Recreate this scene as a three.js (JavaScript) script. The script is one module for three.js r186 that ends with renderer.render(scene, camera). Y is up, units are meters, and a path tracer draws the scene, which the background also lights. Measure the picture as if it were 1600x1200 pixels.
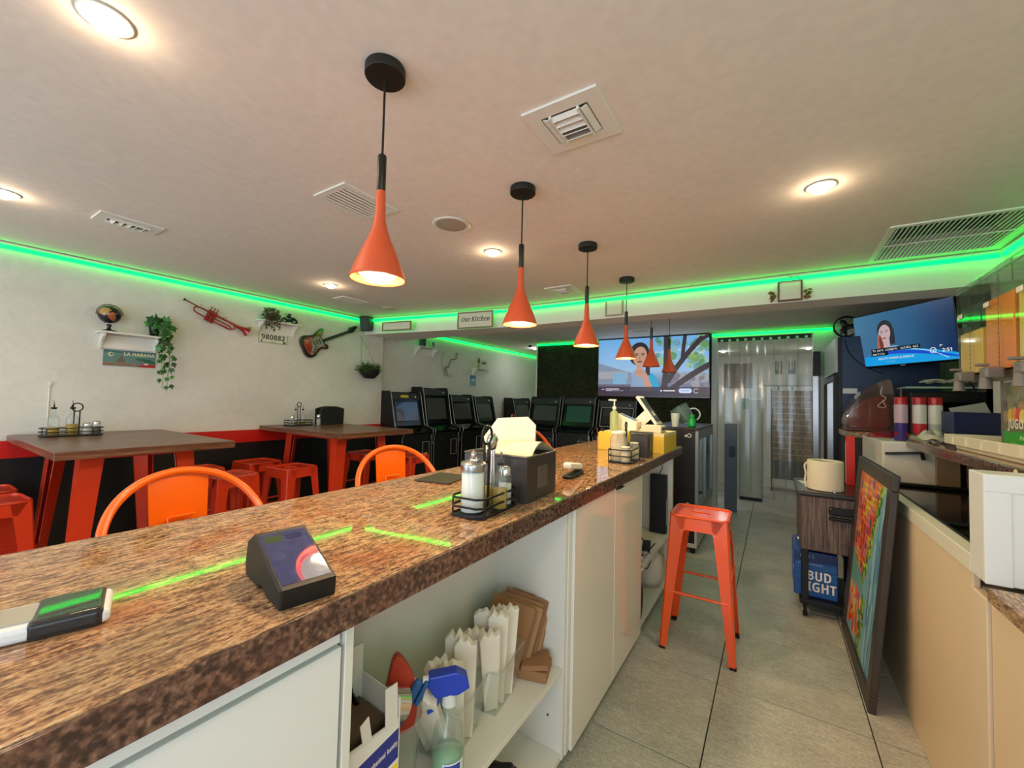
import * as THREE from 'three';
import { RoundedBoxGeometry } from 'three/addons/geometries/RoundedBoxGeometry.js';
import { mergeGeometries, mergeVertices, toCreasedNormals } from 'three/addons/utils/BufferGeometryUtils.js';
import { RectAreaLightUniformsLib } from 'three/addons/lights/RectAreaLightUniformsLib.js';
import { Brush, Evaluator, SUBTRACTION } from 'three-bvh-csg';

// ---------------------------------------------------------------- camera, light, exposure
const RAD = Math.PI / 180;
const scene = new THREE.Scene();
const camera = new THREE.PerspectiveCamera(86.215, 4 / 3, 0.05, 60);
camera.rotation.order = 'YXZ';
camera.position.set(0, 1.4, 0);
camera.rotation.set(2.144 * RAD, 32.557 * RAD, 1.399 * RAD);
const renderer = new THREE.WebGLRenderer({ antialias: true });
renderer.toneMapping = THREE.LinearToneMapping;
renderer.toneMappingExposure = 1.42;
renderer.shadowMap.enabled = true;
RectAreaLightUniformsLib.init();
scene.background = new THREE.Color(0.62, 0.78, 1.0);          // daylight sky outside the shop front
const WARM = new THREE.Color(1.0, 0.735, 0.475), COOL = new THREE.Color(0.70, 0.85, 1.0), NEUTRAL = new THREE.Color(0.92, 0.97, 1.0), GREEN = new THREE.Color(0.0, 1.0, 0.07);
const DOWN_POWER = 66, DAY_POWER = 2.7, PENDANT_POWER = 1.0, STRIP_POWER = 1.1;
function areaLight(color, intensity, w, h, at, towards, name) {
  const l = new THREE.RectAreaLight(color, intensity, w, h); l.name = name;
  l.position.set(...at); l.lookAt(...towards); scene.add(l); return l;
}
// daylight through the two panes of the shop front behind the camera
areaLight(COOL, DAY_POWER, 2.3, 1.75, [-2.75, 1.35, 2.36], [-2.75, 1.35, -5], 'shop_window_daylight');
areaLight(COOL, DAY_POWER, 1.5, 1.95, [0.15, 1.2, 2.36], [0.15, 1.2, -5], 'shop_door_daylight');

areaLight(COOL, DAY_POWER, 1.5, 1.0, [1.17, 1.55, 1.15], [-5, 1.0, 0.6], 'added_side_daylight');  // unseen side window light, added for cool light on the bar panels

// ---------------------------------------------------------------- helpers
let seed = 7; const rnd = () => { seed = (seed * 1664525 + 1013904223) >>> 0; return seed / 4294967296; };
const rr = (a, b) => a + (b - a) * rnd();
const V = (x, y, z) => new THREE.Vector3(x, y, z);
const taken = {};
function numbered(n) { const k = taken[n] = (taken[n] ?? -1) + 1; return k ? `${n}_${String(k).padStart(3, '0')}` : n; }
function metreUV(g, s = 1) {                                    // uv in metres from the face's own plane
  const q = g.index ? g.toNonIndexed() : g, p = q.attributes.position, uv = new Float32Array(p.count * 2), a = V(), b = V(), c = V();
  for (let i = 0; i < p.count; i += 3) {
    a.fromBufferAttribute(p, i); b.fromBufferAttribute(p, i + 1); c.fromBufferAttribute(p, i + 2);
    const n = b.clone().sub(a).cross(c.clone().sub(a)), ax = Math.abs(n.x), ay = Math.abs(n.y), az = Math.abs(n.z);
    [a, b, c].forEach((v, k) => {
      const [u, w] = ay >= ax && ay >= az ? [v.z, v.x] : ax >= az ? [v.z, v.y] : [v.x, v.y];
      uv[(i + k) * 2] = u * s; uv[(i + k) * 2 + 1] = w * s;
    });
  }
  q.setAttribute('uv', new THREE.BufferAttribute(uv, 2)); return q;
}
function clean(g) { const q = g.index ? g.toNonIndexed() : g.clone(); for (const k of Object.keys(q.attributes)) if (!['position', 'normal', 'uv'].includes(k)) q.deleteAttribute(k); if (!q.attributes.normal) q.computeVertexNormals(); if (!q.attributes.uv) q.setAttribute('uv', new THREE.BufferAttribute(new Float32Array(q.attributes.position.count * 2), 2)); return q; }
function merged(list) { list = [].concat(list).map(clean); return list.length === 1 ? list[0] : mergeGeometries(list, false); }
const tr = (g, x = 0, y = 0, z = 0, rx = 0, ry = 0, rz = 0) => { if (rx || ry || rz) g.applyMatrix4(new THREE.Matrix4().makeRotationFromEuler(new THREE.Euler(rx, ry, rz))); g.translate(x, y, z); return g; };
const bx = (w, h, d, x = 0, y = 0, z = 0, rx = 0, ry = 0, rz = 0) => tr(new THREE.BoxGeometry(w, h, d), x, y, z, rx, ry, rz);
const span = (x0, x1, y0, y1, z0, z1) => bx(Math.abs(x1 - x0), Math.abs(y1 - y0), Math.abs(z1 - z0), (x0 + x1) / 2, (y0 + y1) / 2, (z0 + z1) / 2);
const rb = (w, h, d, r, x = 0, y = 0, z = 0, rx = 0, ry = 0, rz = 0) => tr(new RoundedBoxGeometry(w, h, d, 2, Math.min(r, w / 2.01, h / 2.01, d / 2.01)), x, y, z, rx, ry, rz);
const rspan = (x0, x1, y0, y1, z0, z1, r = 0.004) => rb(Math.abs(x1 - x0), Math.abs(y1 - y0), Math.abs(z1 - z0), r, (x0 + x1) / 2, (y0 + y1) / 2, (z0 + z1) / 2);
const cyl = (r0, r1, h, x = 0, y = 0, z = 0, n = 24, rx = 0, ry = 0, rz = 0) => tr(new THREE.CylinderGeometry(r0, r1, h, n), x, y, z, rx, ry, rz);
const sph = (r, x = 0, y = 0, z = 0, n = 20) => tr(new THREE.SphereGeometry(r, n, Math.round(n * 0.7)), x, y, z);
const lathe = (pts, n = 32, x = 0, y = 0, z = 0) => tr(new THREE.LatheGeometry(pts.map(([a, b]) => new THREE.Vector2(a, b)), n), x, y, z);
const tor = (R, r, x = 0, y = 0, z = 0, rx = 0, ry = 0, rz = 0, arc = Math.PI * 2, n = 28) => tr(new THREE.TorusGeometry(R, r, 8, n, arc), x, y, z, rx, ry, rz);
function tube(pts, r, seg = 24, sides = 8, closed = false, tension = 0.5) { return new THREE.TubeGeometry(new THREE.CatmullRomCurve3(pts.map((p) => V(...p)), closed, 'catmullrom', tension), seg, r, sides, closed); }
function rod(a, b, r, n = 8) { const A = V(...a), B = V(...b), d = B.clone().sub(A), g = new THREE.CylinderGeometry(r, r, d.length(), n); g.applyQuaternion(new THREE.Quaternion().setFromUnitVectors(V(0, 1, 0), d.normalize())); return g.translate((A.x + B.x) / 2, (A.y + B.y) / 2, (A.z + B.z) / 2); }
function bar(a, b, w, t, upv = [0, 0, 1]) {                    // a flat bar from a to b
  const A = V(...a), B = V(...b), d = B.clone().sub(A), L = d.length(), y = d.normalize(), x = V(...upv).cross(y).normalize(), z = x.clone().cross(y);
  return new THREE.BoxGeometry(w, L, t).applyMatrix4(new THREE.Matrix4().makeBasis(x, y, z).setPosition((A.x + B.x) / 2, (A.y + B.y) / 2, (A.z + B.z) / 2));
}
function shapeOf(pts) { const s = new THREE.Shape(); pts.forEach(([x, y], i) => (i ? s.lineTo(x, y) : s.moveTo(x, y))); s.closePath(); return s; }
function ext(shape, depth, bevel = 0, curve = 12) { return new THREE.ExtrudeGeometry(Array.isArray(shape) ? shapeOf(shape) : shape, { depth, bevelEnabled: bevel > 0, bevelThickness: bevel, bevelSize: bevel, bevelSegments: 2, curveSegments: curve }); }
function spline(pts, closed = true) { const s = new THREE.Shape(); s.setFromPoints(new THREE.SplineCurve((closed ? [...pts, pts[0]] : pts).map(([x, y]) => new THREE.Vector2(x, y))).getPoints(pts.length * 5)); return s; }
function quad(a, b, c, d, t = 0) {                              // a four-cornered plate of thickness t (corners anticlockwise seen from the front)
  const P = [a, b, c, d].map((p) => V(...p)), n = P[1].clone().sub(P[0]).cross(P[3].clone().sub(P[0])).normalize();
  const F = P, B = P.map((p) => p.clone().addScaledVector(n, -t)), pos = [], uvs = [], f = (q, r, s, w) => { for (const [v, k] of [[q, 0], [r, 1], [s, 2], [q, 0], [s, 2], [w, 3]]) { pos.push(v.x, v.y, v.z); uvs.push(k === 1 || k === 2 ? 1 : 0, k > 1 ? 1 : 0); } };
  f(F[0], F[1], F[2], F[3]); if (t) { f(B[3], B[2], B[1], B[0]); for (let i = 0; i < 4; i++) { const j = (i + 1) % 4; f(F[j], F[i], B[i], B[j]); } }
  const g = new THREE.BufferGeometry(); g.setAttribute('position', new THREE.Float32BufferAttribute(pos, 3)); g.setAttribute('uv', new THREE.Float32BufferAttribute(uvs, 2)); g.computeVertexNormals(); return g;
}
function mesh(name, geos, material, parent = scene, label) {
  let g = merged(geos);
  if (material.userData.metre) g = metreUV(g);
  const o = new THREE.Mesh(g, material); o.castShadow = o.receiveShadow = true;
  o.name = parent === scene ? numbered(name) : name; if (label) o.userData.label = label; parent.add(o); return o;
}
function thing(name, label, category, at = [0, 0, 0], turn = 0, group) {
  const o = new THREE.Group(); o.name = numbered(name); o.position.set(...at); o.rotation.y = turn; o.userData = { label, category };
  if (group) o.userData.group = group; scene.add(o); return o;
}
function one(name, label, category, geos, material, at, turn = 0, group) {   // a thing that is one mesh
  const o = mesh(name, geos, material); o.userData = { label, category }; if (group) o.userData.group = group;
  if (at) o.position.set(...at); o.rotation.y = turn; return o;
}
function struct(name, geos, material) { const o = mesh(name, geos, material); o.userData = { kind: 'structure' }; return o; }
function copyOf(src, label, at, turn = 0) { const c = src.clone(); c.name = numbered(src.name.replace(/_\d{3}$/, '')); c.userData = { ...src.userData, label: label || src.userData.label }; c.position.set(...at); c.rotation.y = turn; scene.add(c); return c; }

// ---------------------------------------------------------------- noise and textures
function hash2(x, y, s) { let h = (x * 374761393 + y * 668265263 + s * 1274126177) | 0; h = Math.imul(h ^ (h >>> 13), 1274126177); return ((h ^ (h >>> 16)) >>> 0) / 4294967296; }
function vnoise(x, y, px, py, s) { const xi = Math.floor(x), yi = Math.floor(y), fx = x - xi, fy = y - yi, u = fx * fx * (3 - 2 * fx), v = fy * fy * (3 - 2 * fy), m = (a, n) => ((a % n) + n) % n; const h = (i, j) => hash2(m(xi + i, px), m(yi + j, py), s); return (h(0, 0) * (1 - u) + h(1, 0) * u) * (1 - v) + (h(0, 1) * (1 - u) + h(1, 1) * u) * v; }
function fbm(u, v, fx, fy, oct, s) { let a = 0.5, t = 0, n = 0; for (let o = 0; o < oct; o++) { t += a * vnoise(u * fx, v * fy, fx, fy, s + o); n += a; a *= 0.55; fx *= 2; fy *= 2; } return t / n; }
function dataTex(N, M, fn, srgb = true, size = 1) {
  const d = new Uint8Array(N * M * 4);
  for (let j = 0; j < M; j++) for (let i = 0; i < N; i++) { const c = fn(i / N, j / M), k = (j * N + i) * 4; d[k] = c[0]; d[k + 1] = c[1]; d[k + 2] = c[2]; d[k + 3] = 255; }
  const t = new THREE.DataTexture(d, N, M); t.wrapS = t.wrapT = THREE.RepeatWrapping; t.magFilter = THREE.LinearFilter; t.minFilter = THREE.LinearFilter; if (srgb) t.colorSpace = THREE.SRGBColorSpace; t.repeat.set(1 / size, 1 / size); t.needsUpdate = true; return t;
}
const clamp = (x, a = 0, b = 1) => Math.min(b, Math.max(a, x));
const lerp3 = (a, b, t) => a.map((v, i) => v + (b[i] - v) * t);
function ramp(stops, t) { for (let i = 1; i < stops.length; i++) if (t <= stops[i][0]) return lerp3(stops[i - 1][1], stops[i][1], clamp((t - stops[i - 1][0]) / (stops[i][0] - stops[i - 1][0]))); return stops[stops.length - 1][1]; }
function print(w, h, draw) { const c = document.createElement('canvas'); c.width = w; c.height = h; const g = c.getContext('2d'); draw(g, w, h); const t = new THREE.CanvasTexture(c); t.colorSpace = THREE.SRGBColorSpace; t.magFilter = THREE.LinearFilter; return t; }
const M = (color, roughness = 0.5, metalness = 0, extra = {}) => new THREE.MeshPhysicalMaterial({ color, roughness, metalness, ...extra });
const metre = (m) => { m.userData.metre = true; return m; };
const glow = (color, k, map) => { const m = new THREE.MeshStandardMaterial({ color: 0x000000, roughness: 0.3, emissive: color, emissiveIntensity: k }); if (map) m.emissiveMap = map; return m; };

// polished brown granite: streaks of orange, tan and near-black that run along the bar
const graniteTex = dataTex(1024, 1024, (u, v) => {
  const w = fbm(u, v, 6, 6, 4, 3), s = fbm(u + 0.05 * w, v + 0.03 * w, 34, 150, 4, 11), c = fbm(u, v, 5, 7, 4, 21), g = fbm(u, v, 200, 300, 2, 31), k = fbm(u + 0.02 * w, v, 44, 230, 3, 41);
  let col = ramp([[0.30, [98, 70, 54]], [0.42, [148, 108, 80]], [0.52, [184, 140, 102]], [0.62, [202, 162, 120]], [0.74, [212, 180, 140]]], s * 0.6 + g * 0.4);
  col = lerp3(col, [176, 100, 62], clamp((c - 0.52) * 4) * 0.45); col = lerp3(col, [128, 118, 92], clamp((0.42 - c) * 5) * 0.4);
  return lerp3(col, [60, 46, 40], clamp((k - 0.58) * 7) * 0.5);
}, true, 0.9);
const graniteShadedTex = dataTex(512, 512, (u, v) => {  // mottled edge grain, with the shade of a vertical face put into its colour
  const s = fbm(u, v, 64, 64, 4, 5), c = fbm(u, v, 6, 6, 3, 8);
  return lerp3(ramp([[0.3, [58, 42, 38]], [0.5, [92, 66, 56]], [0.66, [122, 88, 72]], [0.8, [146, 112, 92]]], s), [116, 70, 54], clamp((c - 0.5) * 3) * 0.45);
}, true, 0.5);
const tileTexs = [0, 1, 2].map((k) => dataTex(512, 512, (u, v) => {
  const a = fbm(u, v, 110, 24, 3, 50 + k * 7), b = fbm(u, v, 4, 3, 4, 60 + k * 7), c = fbm(u, v, 120, 120, 2, 70 + k), t = 188 + (a - 0.5) * 40 + (b - 0.5) * 34 + (c - 0.5) * 44;
  return [t, t * 0.98, t * 0.91];
}, true, 0.6));
const plasterBump = dataTex(512, 512, (u, v) => { const t = fbm(u, v, 40, 40, 4, 90) * 255; return [t, t, t]; }, false, 1.2);
const wallTex = dataTex(512, 512, (u, v) => { const b = fbm(u, v, 4, 5, 4, 95), c = fbm(u, v, 60, 60, 2, 97), t = 220 + (b - 0.5) * 24 + (c - 0.5) * 8; return [t, t * 0.98, t * 0.935]; }, true, 2.2);
const ceilTex = dataTex(512, 512, (u, v) => { const b = fbm(u, v, 3, 3, 4, 195), c = fbm(u, v, 90, 90, 2, 197), t = 234 + (b - 0.5) * 10 + (c - 0.5) * 10; return [t, t * 0.955, t * 0.905]; }, true, 2.4);
const woodTex = dataTex(512, 512, (u, v) => { const g = fbm(u, v, 3, 60, 4, 101), h = fbm(u, v, 8, 200, 2, 107), w = fbm(u, v, 4, 4, 3, 109); return ramp([[0.3, [70, 46, 36]], [0.5, [116, 82, 64]], [0.7, [156, 118, 94]]], clamp(g * 0.6 + h * 0.3 + w * 0.15 - 0.02)); }, true, 0.8);
const greyWoodTex = dataTex(512, 512, (u, v) => { const g = fbm(u, v, 60, 3, 4, 121), h = fbm(u, v, 200, 8, 2, 127); return ramp([[0.3, [62, 50, 46]], [0.5, [104, 86, 78]], [0.72, [138, 116, 104]]], g * 0.65 + h * 0.35); }, true, 0.5);
const grassTex = dataTex(512, 512, (u, v) => { const g = fbm(u, v, 90, 90, 3, 131), b = fbm(u, v, 6, 6, 3, 135); return ramp([[0.25, [10, 11, 5]], [0.5, [36, 37, 17]], [0.75, [66, 68, 34]]], g * 0.8 + b * 0.2); }, true, 0.9);
const grassBump = dataTex(512, 512, (u, v) => { const t = fbm(u, v, 90, 90, 3, 131) * 255; return [t, t, t]; }, false, 0.9);
const brickTex = dataTex(512, 512, (u, v) => { const g = fbm(u, v, 50, 12, 3, 151), b = fbm(u, v, 8, 8, 3, 155); return ramp([[0.3, [108, 78, 46]], [0.55, [160, 122, 78]], [0.75, [190, 152, 104]]], g * 0.6 + b * 0.4); }, true, 0.8);

const granite = metre(M(0xffffff, 0.03, 0, { map: graniteTex }));
const graniteShadedEdge = metre(M(0xffffff, 0.14, 0, { map: graniteShadedTex }));
const tileMats = tileTexs.map((t) => metre(M(0xffffff, 0.42, 0, { map: t })));
const grout = M(0x3a3630, 0.9);
const wallPaint = metre(M(0xffffff, 0.75, 0, { map: wallTex, bumpMap: plasterBump, bumpScale: 0.002 }));
const ceilPaint = metre(M(0xffffff, 0.85, 0, { map: ceilTex, bumpMap: plasterBump, bumpScale: 0.0004 }));
const beamPaint = M(0xebe6dc, 0.6), whiteLam = M(0xe9e6e2, 0.28), whiteLamIn = M(0xe4dfd4, 0.5), whiteMetal = M(0xe6e2d8, 0.45), ivory = M(0xe8dcc0, 0.4);
const orangeMetal = M(0xf2540f, 0.26, 0.0, { clearcoat: 0.6, clearcoatRoughness: 0.12 }), redMetal = M(0xdc3c1a, 0.28, 0, { clearcoat: 0.6, clearcoatRoughness: 0.12 }), amberMetal = M(0xff6a0c, 0.25, 0, { clearcoat: 0.6, clearcoatRoughness: 0.1 });
const black = M(0x0b0b0c, 0.5), blackGloss = M(0x0a0a0b, 0.15), blackMetal = M(0x121212, 0.42, 0.3), rubber = M(0x141414, 0.85), darkGrey = M(0x2b2b2d, 0.5), midGrey = M(0x77777a, 0.5), lightGrey = M(0xb9b9b8, 0.5);
const chrome = M(0xd6d6d8, 0.16, 1), steel = M(0xb4b6b8, 0.3, 1), redPaint = M(0xc9170f, 0.4), blackPaint = M(0x08080a, 0.5);
const glass = M(0xffffff, 0.03, 0, { transmission: 1, thickness: 0, ior: 1.45 }), clearPlastic = M(0xf4f6f4, 0.08, 0, { transmission: 0.92, thickness: 0, ior: 1.4 });
const wood = metre(M(0xf0d8c8, 0.3, 0, { map: woodTex })), greyWood = metre(M(0xffffff, 0.5, 0, { map: greyWoodTex }));
const paperWhite = M(0xeee6d6, 0.8), paperBrown = M(0x9a6f48, 0.8), yellowCard = M(0xe6bd3a, 0.6);

// pixel of the 1600 x 1200 photograph -> point on a plane of the room
const eye = V(0, 1.4, 0), camM = new THREE.Matrix4().makeRotationFromEuler(new THREE.Euler(2.144 * RAD, 32.557 * RAD, 1.399 * RAD, 'YXZ')), FPX = 600 / Math.tan(86.215 / 2 * RAD);
function pixelRay(u, v) { return V((u - 800) / FPX, -(v - 600) / FPX, -1).applyMatrix4(camM); }
const onX = (u, v, x) => { const d = pixelRay(u, v); return eye.clone().addScaledVector(d, x / d.x); };
const onY = (u, v, y) => { const d = pixelRay(u, v); return eye.clone().addScaledVector(d, (y - 1.4) / d.y); };
const onZ = (u, v, z) => { const d = pixelRay(u, v); return eye.clone().addScaledVector(d, z / d.z); };

// ---------------------------------------------------------------- the room
const DUCTS = [[-0.61, -1.318, 0.175, 0.16], [-3.265, -0.795, 0.1, 0.185], [-1.6, -3.335, 0.16, 0.165], [-1.82, -1.32, 0.19, 0.27], [-3.74, -2.68, 0.12, 0.24], [0.84, -3.31, 0.54, 0.6]];
const CEIL = 2.4, LW = -4.46, LW2 = -4.53, BACK = -6.36;
{
  const floor = struct('floor', [span(-5.2, 1.9, -0.14, -0.012, 2.6, -10.2)], grout);
  const nz = 17, xs = [-0.84, -0.24, 0.36, 0.96];
  for (let i = 0; i < 3; i++) for (let k = 0; k < nz; k++) {
    const z0 = -2.354 + 0.588 * 4 - 0.588 * k, w = xs[i + 1] - xs[i];
    const t = mesh('tile', rb(w - 0.005, 0.012, 0.582, 0.0015, xs[i] + w / 2, -0.006, z0 - 0.294), tileMats[(i * 5 + k * 2) % 3], floor);
  }
  const dull = M(0xb4ab9a, 0.5);
  struct('floor', [span(-5.0, -0.84, -0.012, 0, 2.4, -9.9), span(0.96, 1.8, -0.012, 0, 2.4, -9.9), span(-0.84, 0.96, -0.012, 0, 2.4, 0.6)], dull);
  // the ceiling, with real openings up into the air ducts
  const cs = shapeOf([[-5.2, -2.6], [1.9, -2.6], [1.9, 10.2], [-5.2, 10.2]]);
  for (const [x, z, w, d] of DUCTS) { const h = new THREE.Path(); h.moveTo(x - w / 2, -z - d / 2); h.lineTo(x - w / 2, -z + d / 2); h.lineTo(x + w / 2, -z + d / 2); h.lineTo(x + w / 2, -z - d / 2); h.closePath(); cs.holes.push(h); }
  const cg = new THREE.ExtrudeGeometry(cs, { depth: 0.12, bevelEnabled: false }); cg.rotateX(-Math.PI / 2); cg.translate(0, CEIL, 0); struct('ceiling', cg, ceilPaint);
  const wl = struct('wall_left', [span(LW - 0.2, LW, 0, CEIL, 2.5, -3.72), span(LW - 0.2, LW2, 0, CEIL, -3.72, -8.4)], wallPaint);
  mesh('red_band', span(LW, LW + 0.03, 0.91, 1.03, 2.4, -3.7), redPaint, wl, 'red painted chair rail');
  mesh('black_wainscot', span(LW, LW + 0.012, 0, 0.91, 2.4, -3.7), blackPaint, wl, 'black painted lower wall');
  mesh('bell_cord', [rod([LW + 0.004, 1.08, -0.71], [LW + 0.004, 1.43, -0.71], 0.004), rb(0.012, 0.03, 0.02, 0.004, LW + 0.006, 1.43, -0.71)], whiteMetal, wl, 'thin white cord on the wall');
  // the grass wall, its white end and the wall that goes on past it
  const wb = struct('wall_back', [span(-3.53, -0.735, 0, CEIL, BACK - 0.1, BACK - 0.2)], wallPaint);
  mesh('grass_panel', [span(-3.535, -2.15, 0, CEIL - 0.012, BACK, BACK - 0.1), span(-2.15, -0.745, 0, CEIL - 0.012, BACK, BACK - 0.1)], metre(M(0xffffff, 0.95, 0, { map: grassTex, bumpMap: grassBump, bumpScale: 0.012 })), wb, 'dark artificial grass panel');
  mesh('end_trim', span(-3.56, -3.535, 0, CEIL, BACK + 0.005, BACK - 2.0), beamPaint, wb, 'white end strip');
  struct('wall_back', [span(-4.8, -3.53, 0, CEIL, -8.3, -8.4)], wallPaint);
  // wall over and beside the curtain opening
  struct('wall_back', [span(-0.735, -0.665, 0, CEIL, BACK + 0.02, BACK - 0.12)], M(0xb9bcb8, 0.5));
  struct('wall_back', [span(-0.665, 0.42, 2.33, CEIL, BACK, BACK - 0.12)], wallPaint);
  struct('wall_back', [span(0.42, 1.75, 0, CEIL, BACK - 0.02, BACK - 0.14)], wallPaint);
  // kitchen behind the curtain
  struct('wall_back', [span(-1.4, 1.75, 0, CEIL, -9.6, -9.75)], wallPaint);
  struct('wall_left', [span(-1.5, -1.4, 0, CEIL, BACK - 0.2, -9.7)], wallPaint);
  struct('wall_right', [span(1.2, 1.35, 0, CEIL, 2.5, 1.95), span(1.2, 1.35, 0, 1.0, 1.95, 0.35), span(1.2, 1.35, 2.1, CEIL, 1.95, 0.35), span(1.2, 1.35, 0, CEIL, 0.35, -4.02), span(1.6, 1.75, 0, CEIL, -3.9, -9.7)], wallPaint);
  struct('wall_right', [span(1.2, 1.75, 0, CEIL, -3.92, -4.02)], wallPaint);
  // the dropped beam
  const bp = (zf, zb) => [[LW - 0.02, zf[0]], [-2.4, zf[1]], [1.22, zf[1]], [1.22, zb], [LW2, zb]];
  const pts = bp([-3.42, -3.735], -4.02), sh = shapeOf(pts.map(([x, z]) => [x, -z]));
  const g = new THREE.ExtrudeGeometry(sh, { depth: CEIL - 2.19, bevelEnabled: false }); g.rotateX(-Math.PI / 2); g.translate(0, 2.19, 0);
  const bm = struct('trim_1', g, beamPaint);
  // shop front behind the camera: wall, window, glazed door
  struct('wall_front', [span(-5, -3.95, 0, CEIL, 2.4, 2.55), span(-1.55, -0.65, 0, CEIL, 2.4, 2.55), span(0.95, 1.35, 0, CEIL, 2.4, 2.55), span(-3.95, -1.55, 0, 0.45, 2.4, 2.55), span(-3.95, -1.55, 2.25, CEIL, 2.4, 2.55), span(-0.65, 0.95, 2.2, CEIL, 2.4, 2.55)], wallPaint);
  const w1 = struct('window_1', [span(-3.95, -3.89, 0.45, 2.25, 2.44, 2.5), span(-1.61, -1.55, 0.45, 2.25, 2.44, 2.5), span(-3.95, -1.55, 0.45, 0.51, 2.44, 2.5), span(-3.95, -1.55, 2.19, 2.25, 2.44, 2.5), span(-2.78, -2.72, 0.45, 2.25, 2.44, 2.5)], blackMetal);
  mesh('pane', span(-3.9, -2.76, 0.5, 2.2, 2.468, 2.472), glass, w1); mesh('pane', span(-2.74, -1.6, 0.5, 2.2, 2.468, 2.472), glass, w1);
  const d1 = struct('door_1', [span(-0.65, -0.57, 0, 2.2, 2.44, 2.5), span(0.87, 0.95, 0, 2.2, 2.44, 2.5), span(-0.65, 0.95, 2.12, 2.2, 2.44, 2.5), span(-0.65, 0.95, 0, 0.12, 2.44, 2.5), span(0.12, 0.18, 0, 2.2, 2.44, 2.5)], blackMetal);
  mesh('pane', span(-0.58, 0.13, 0.1, 2.14, 2.468, 2.472), glass, d1); mesh('pane', span(0.17, 0.88, 0.1, 2.14, 2.468, 2.472), glass, d1);
  const w2 = struct('added_window_2', [span(1.24, 1.3, 1.0, 1.05, 1.95, 0.35), span(1.24, 1.3, 2.05, 2.1, 1.95, 0.35), span(1.24, 1.3, 1.05, 2.05, 1.95, 1.9), span(1.24, 1.3, 1.05, 2.05, 0.4, 0.35)], blackMetal); mesh('pane', span(1.268, 1.272, 1.04, 2.06, 1.91, 0.39), glass, w2);  // unseen side window, added to carry the extra daylight
  mesh('push_bar', span(0.2, 0.8, 1.0, 1.04, 2.4, 2.43), steel, d1);
}

// ---------------------------------------------------------------- green light strips
const ledMat = glow(GREEN, 3.6), ledCore = glow(new THREE.Color(0.12, 1.0, 0.42), 3.0);
function strip(label, a, b, axis, n) {                          // n: outward normal of the wall it is fixed to
  const t = thing('light_strip', label, 'light strip', [(a[0] + b[0]) / 2, a[1], (a[2] + b[2]) / 2], 0, 'green light strips under the ceiling');
  const L = Math.hypot(b[0] - a[0], b[2] - a[2]), ang = Math.atan2(-(b[2] - a[2]), b[0] - a[0]); t.rotation.y = ang;
  mesh('channel', rb(L, 0.012, 0.022, 0.003, 0, 0.021, 0), whiteMetal, t, 'white mounting channel');
  mesh('diffuser', rb(L, 0.028, 0.016, 0.006, 0, -0.004, 0), ledMat, t, 'glowing green diffuser');
  const l = new THREE.RectAreaLight(GREEN, STRIP_POWER, L, 0.02); l.name = 'light_strip_glow'; l.rotation.order = 'YXZ';
  l.position.set((a[0] + b[0]) / 2 + n[0] * 0.012, a[1] - 0.03, (a[2] + b[2]) / 2 + n[1] * 0.012); l.rotation.set(-Math.PI / 2, ang, 0); scene.add(l);
}
strip('green light strip along the cream wall above trumpet and guitar', [LW + 0.012, 2.366, 2.3], [LW + 0.012, 2.366, -3.36], 'z', [1, 0]);
strip('green light strip on the beam above the black speaker end', [LW + 0.03, 2.366, -3.4], [-2.42, 2.366, -3.718], 'x', [0, 1]);
strip('green light strip on the beam above the framed signs', [-2.4, 2.366, -3.72], [1.18, 2.366, -3.72], 'x', [0, 1]);
strip('green light strip along the wall above the antler hook and game cabinets', [LW2 + 0.012, 2.366, -4.1], [LW2 + 0.012, 2.366, -8.2], 'z', [1, 0]);
strip('green light strip above the dark grass wall', [-3.54, 2.372, BACK + 0.014], [-0.76, 2.372, BACK + 0.014], 'x', [0, 1]);
strip('green light strip above the plastic strip curtain', [-0.73, 2.366, BACK + 0.034], [0.62, 2.366, BACK + 0.034], 'x', [0, 1]);
strip('green light strip along the wall above the juice dispenser', [1.188, 2.366, 1.8], [1.188, 2.366, -3.7], 'z', [-1, 0]);

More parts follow.
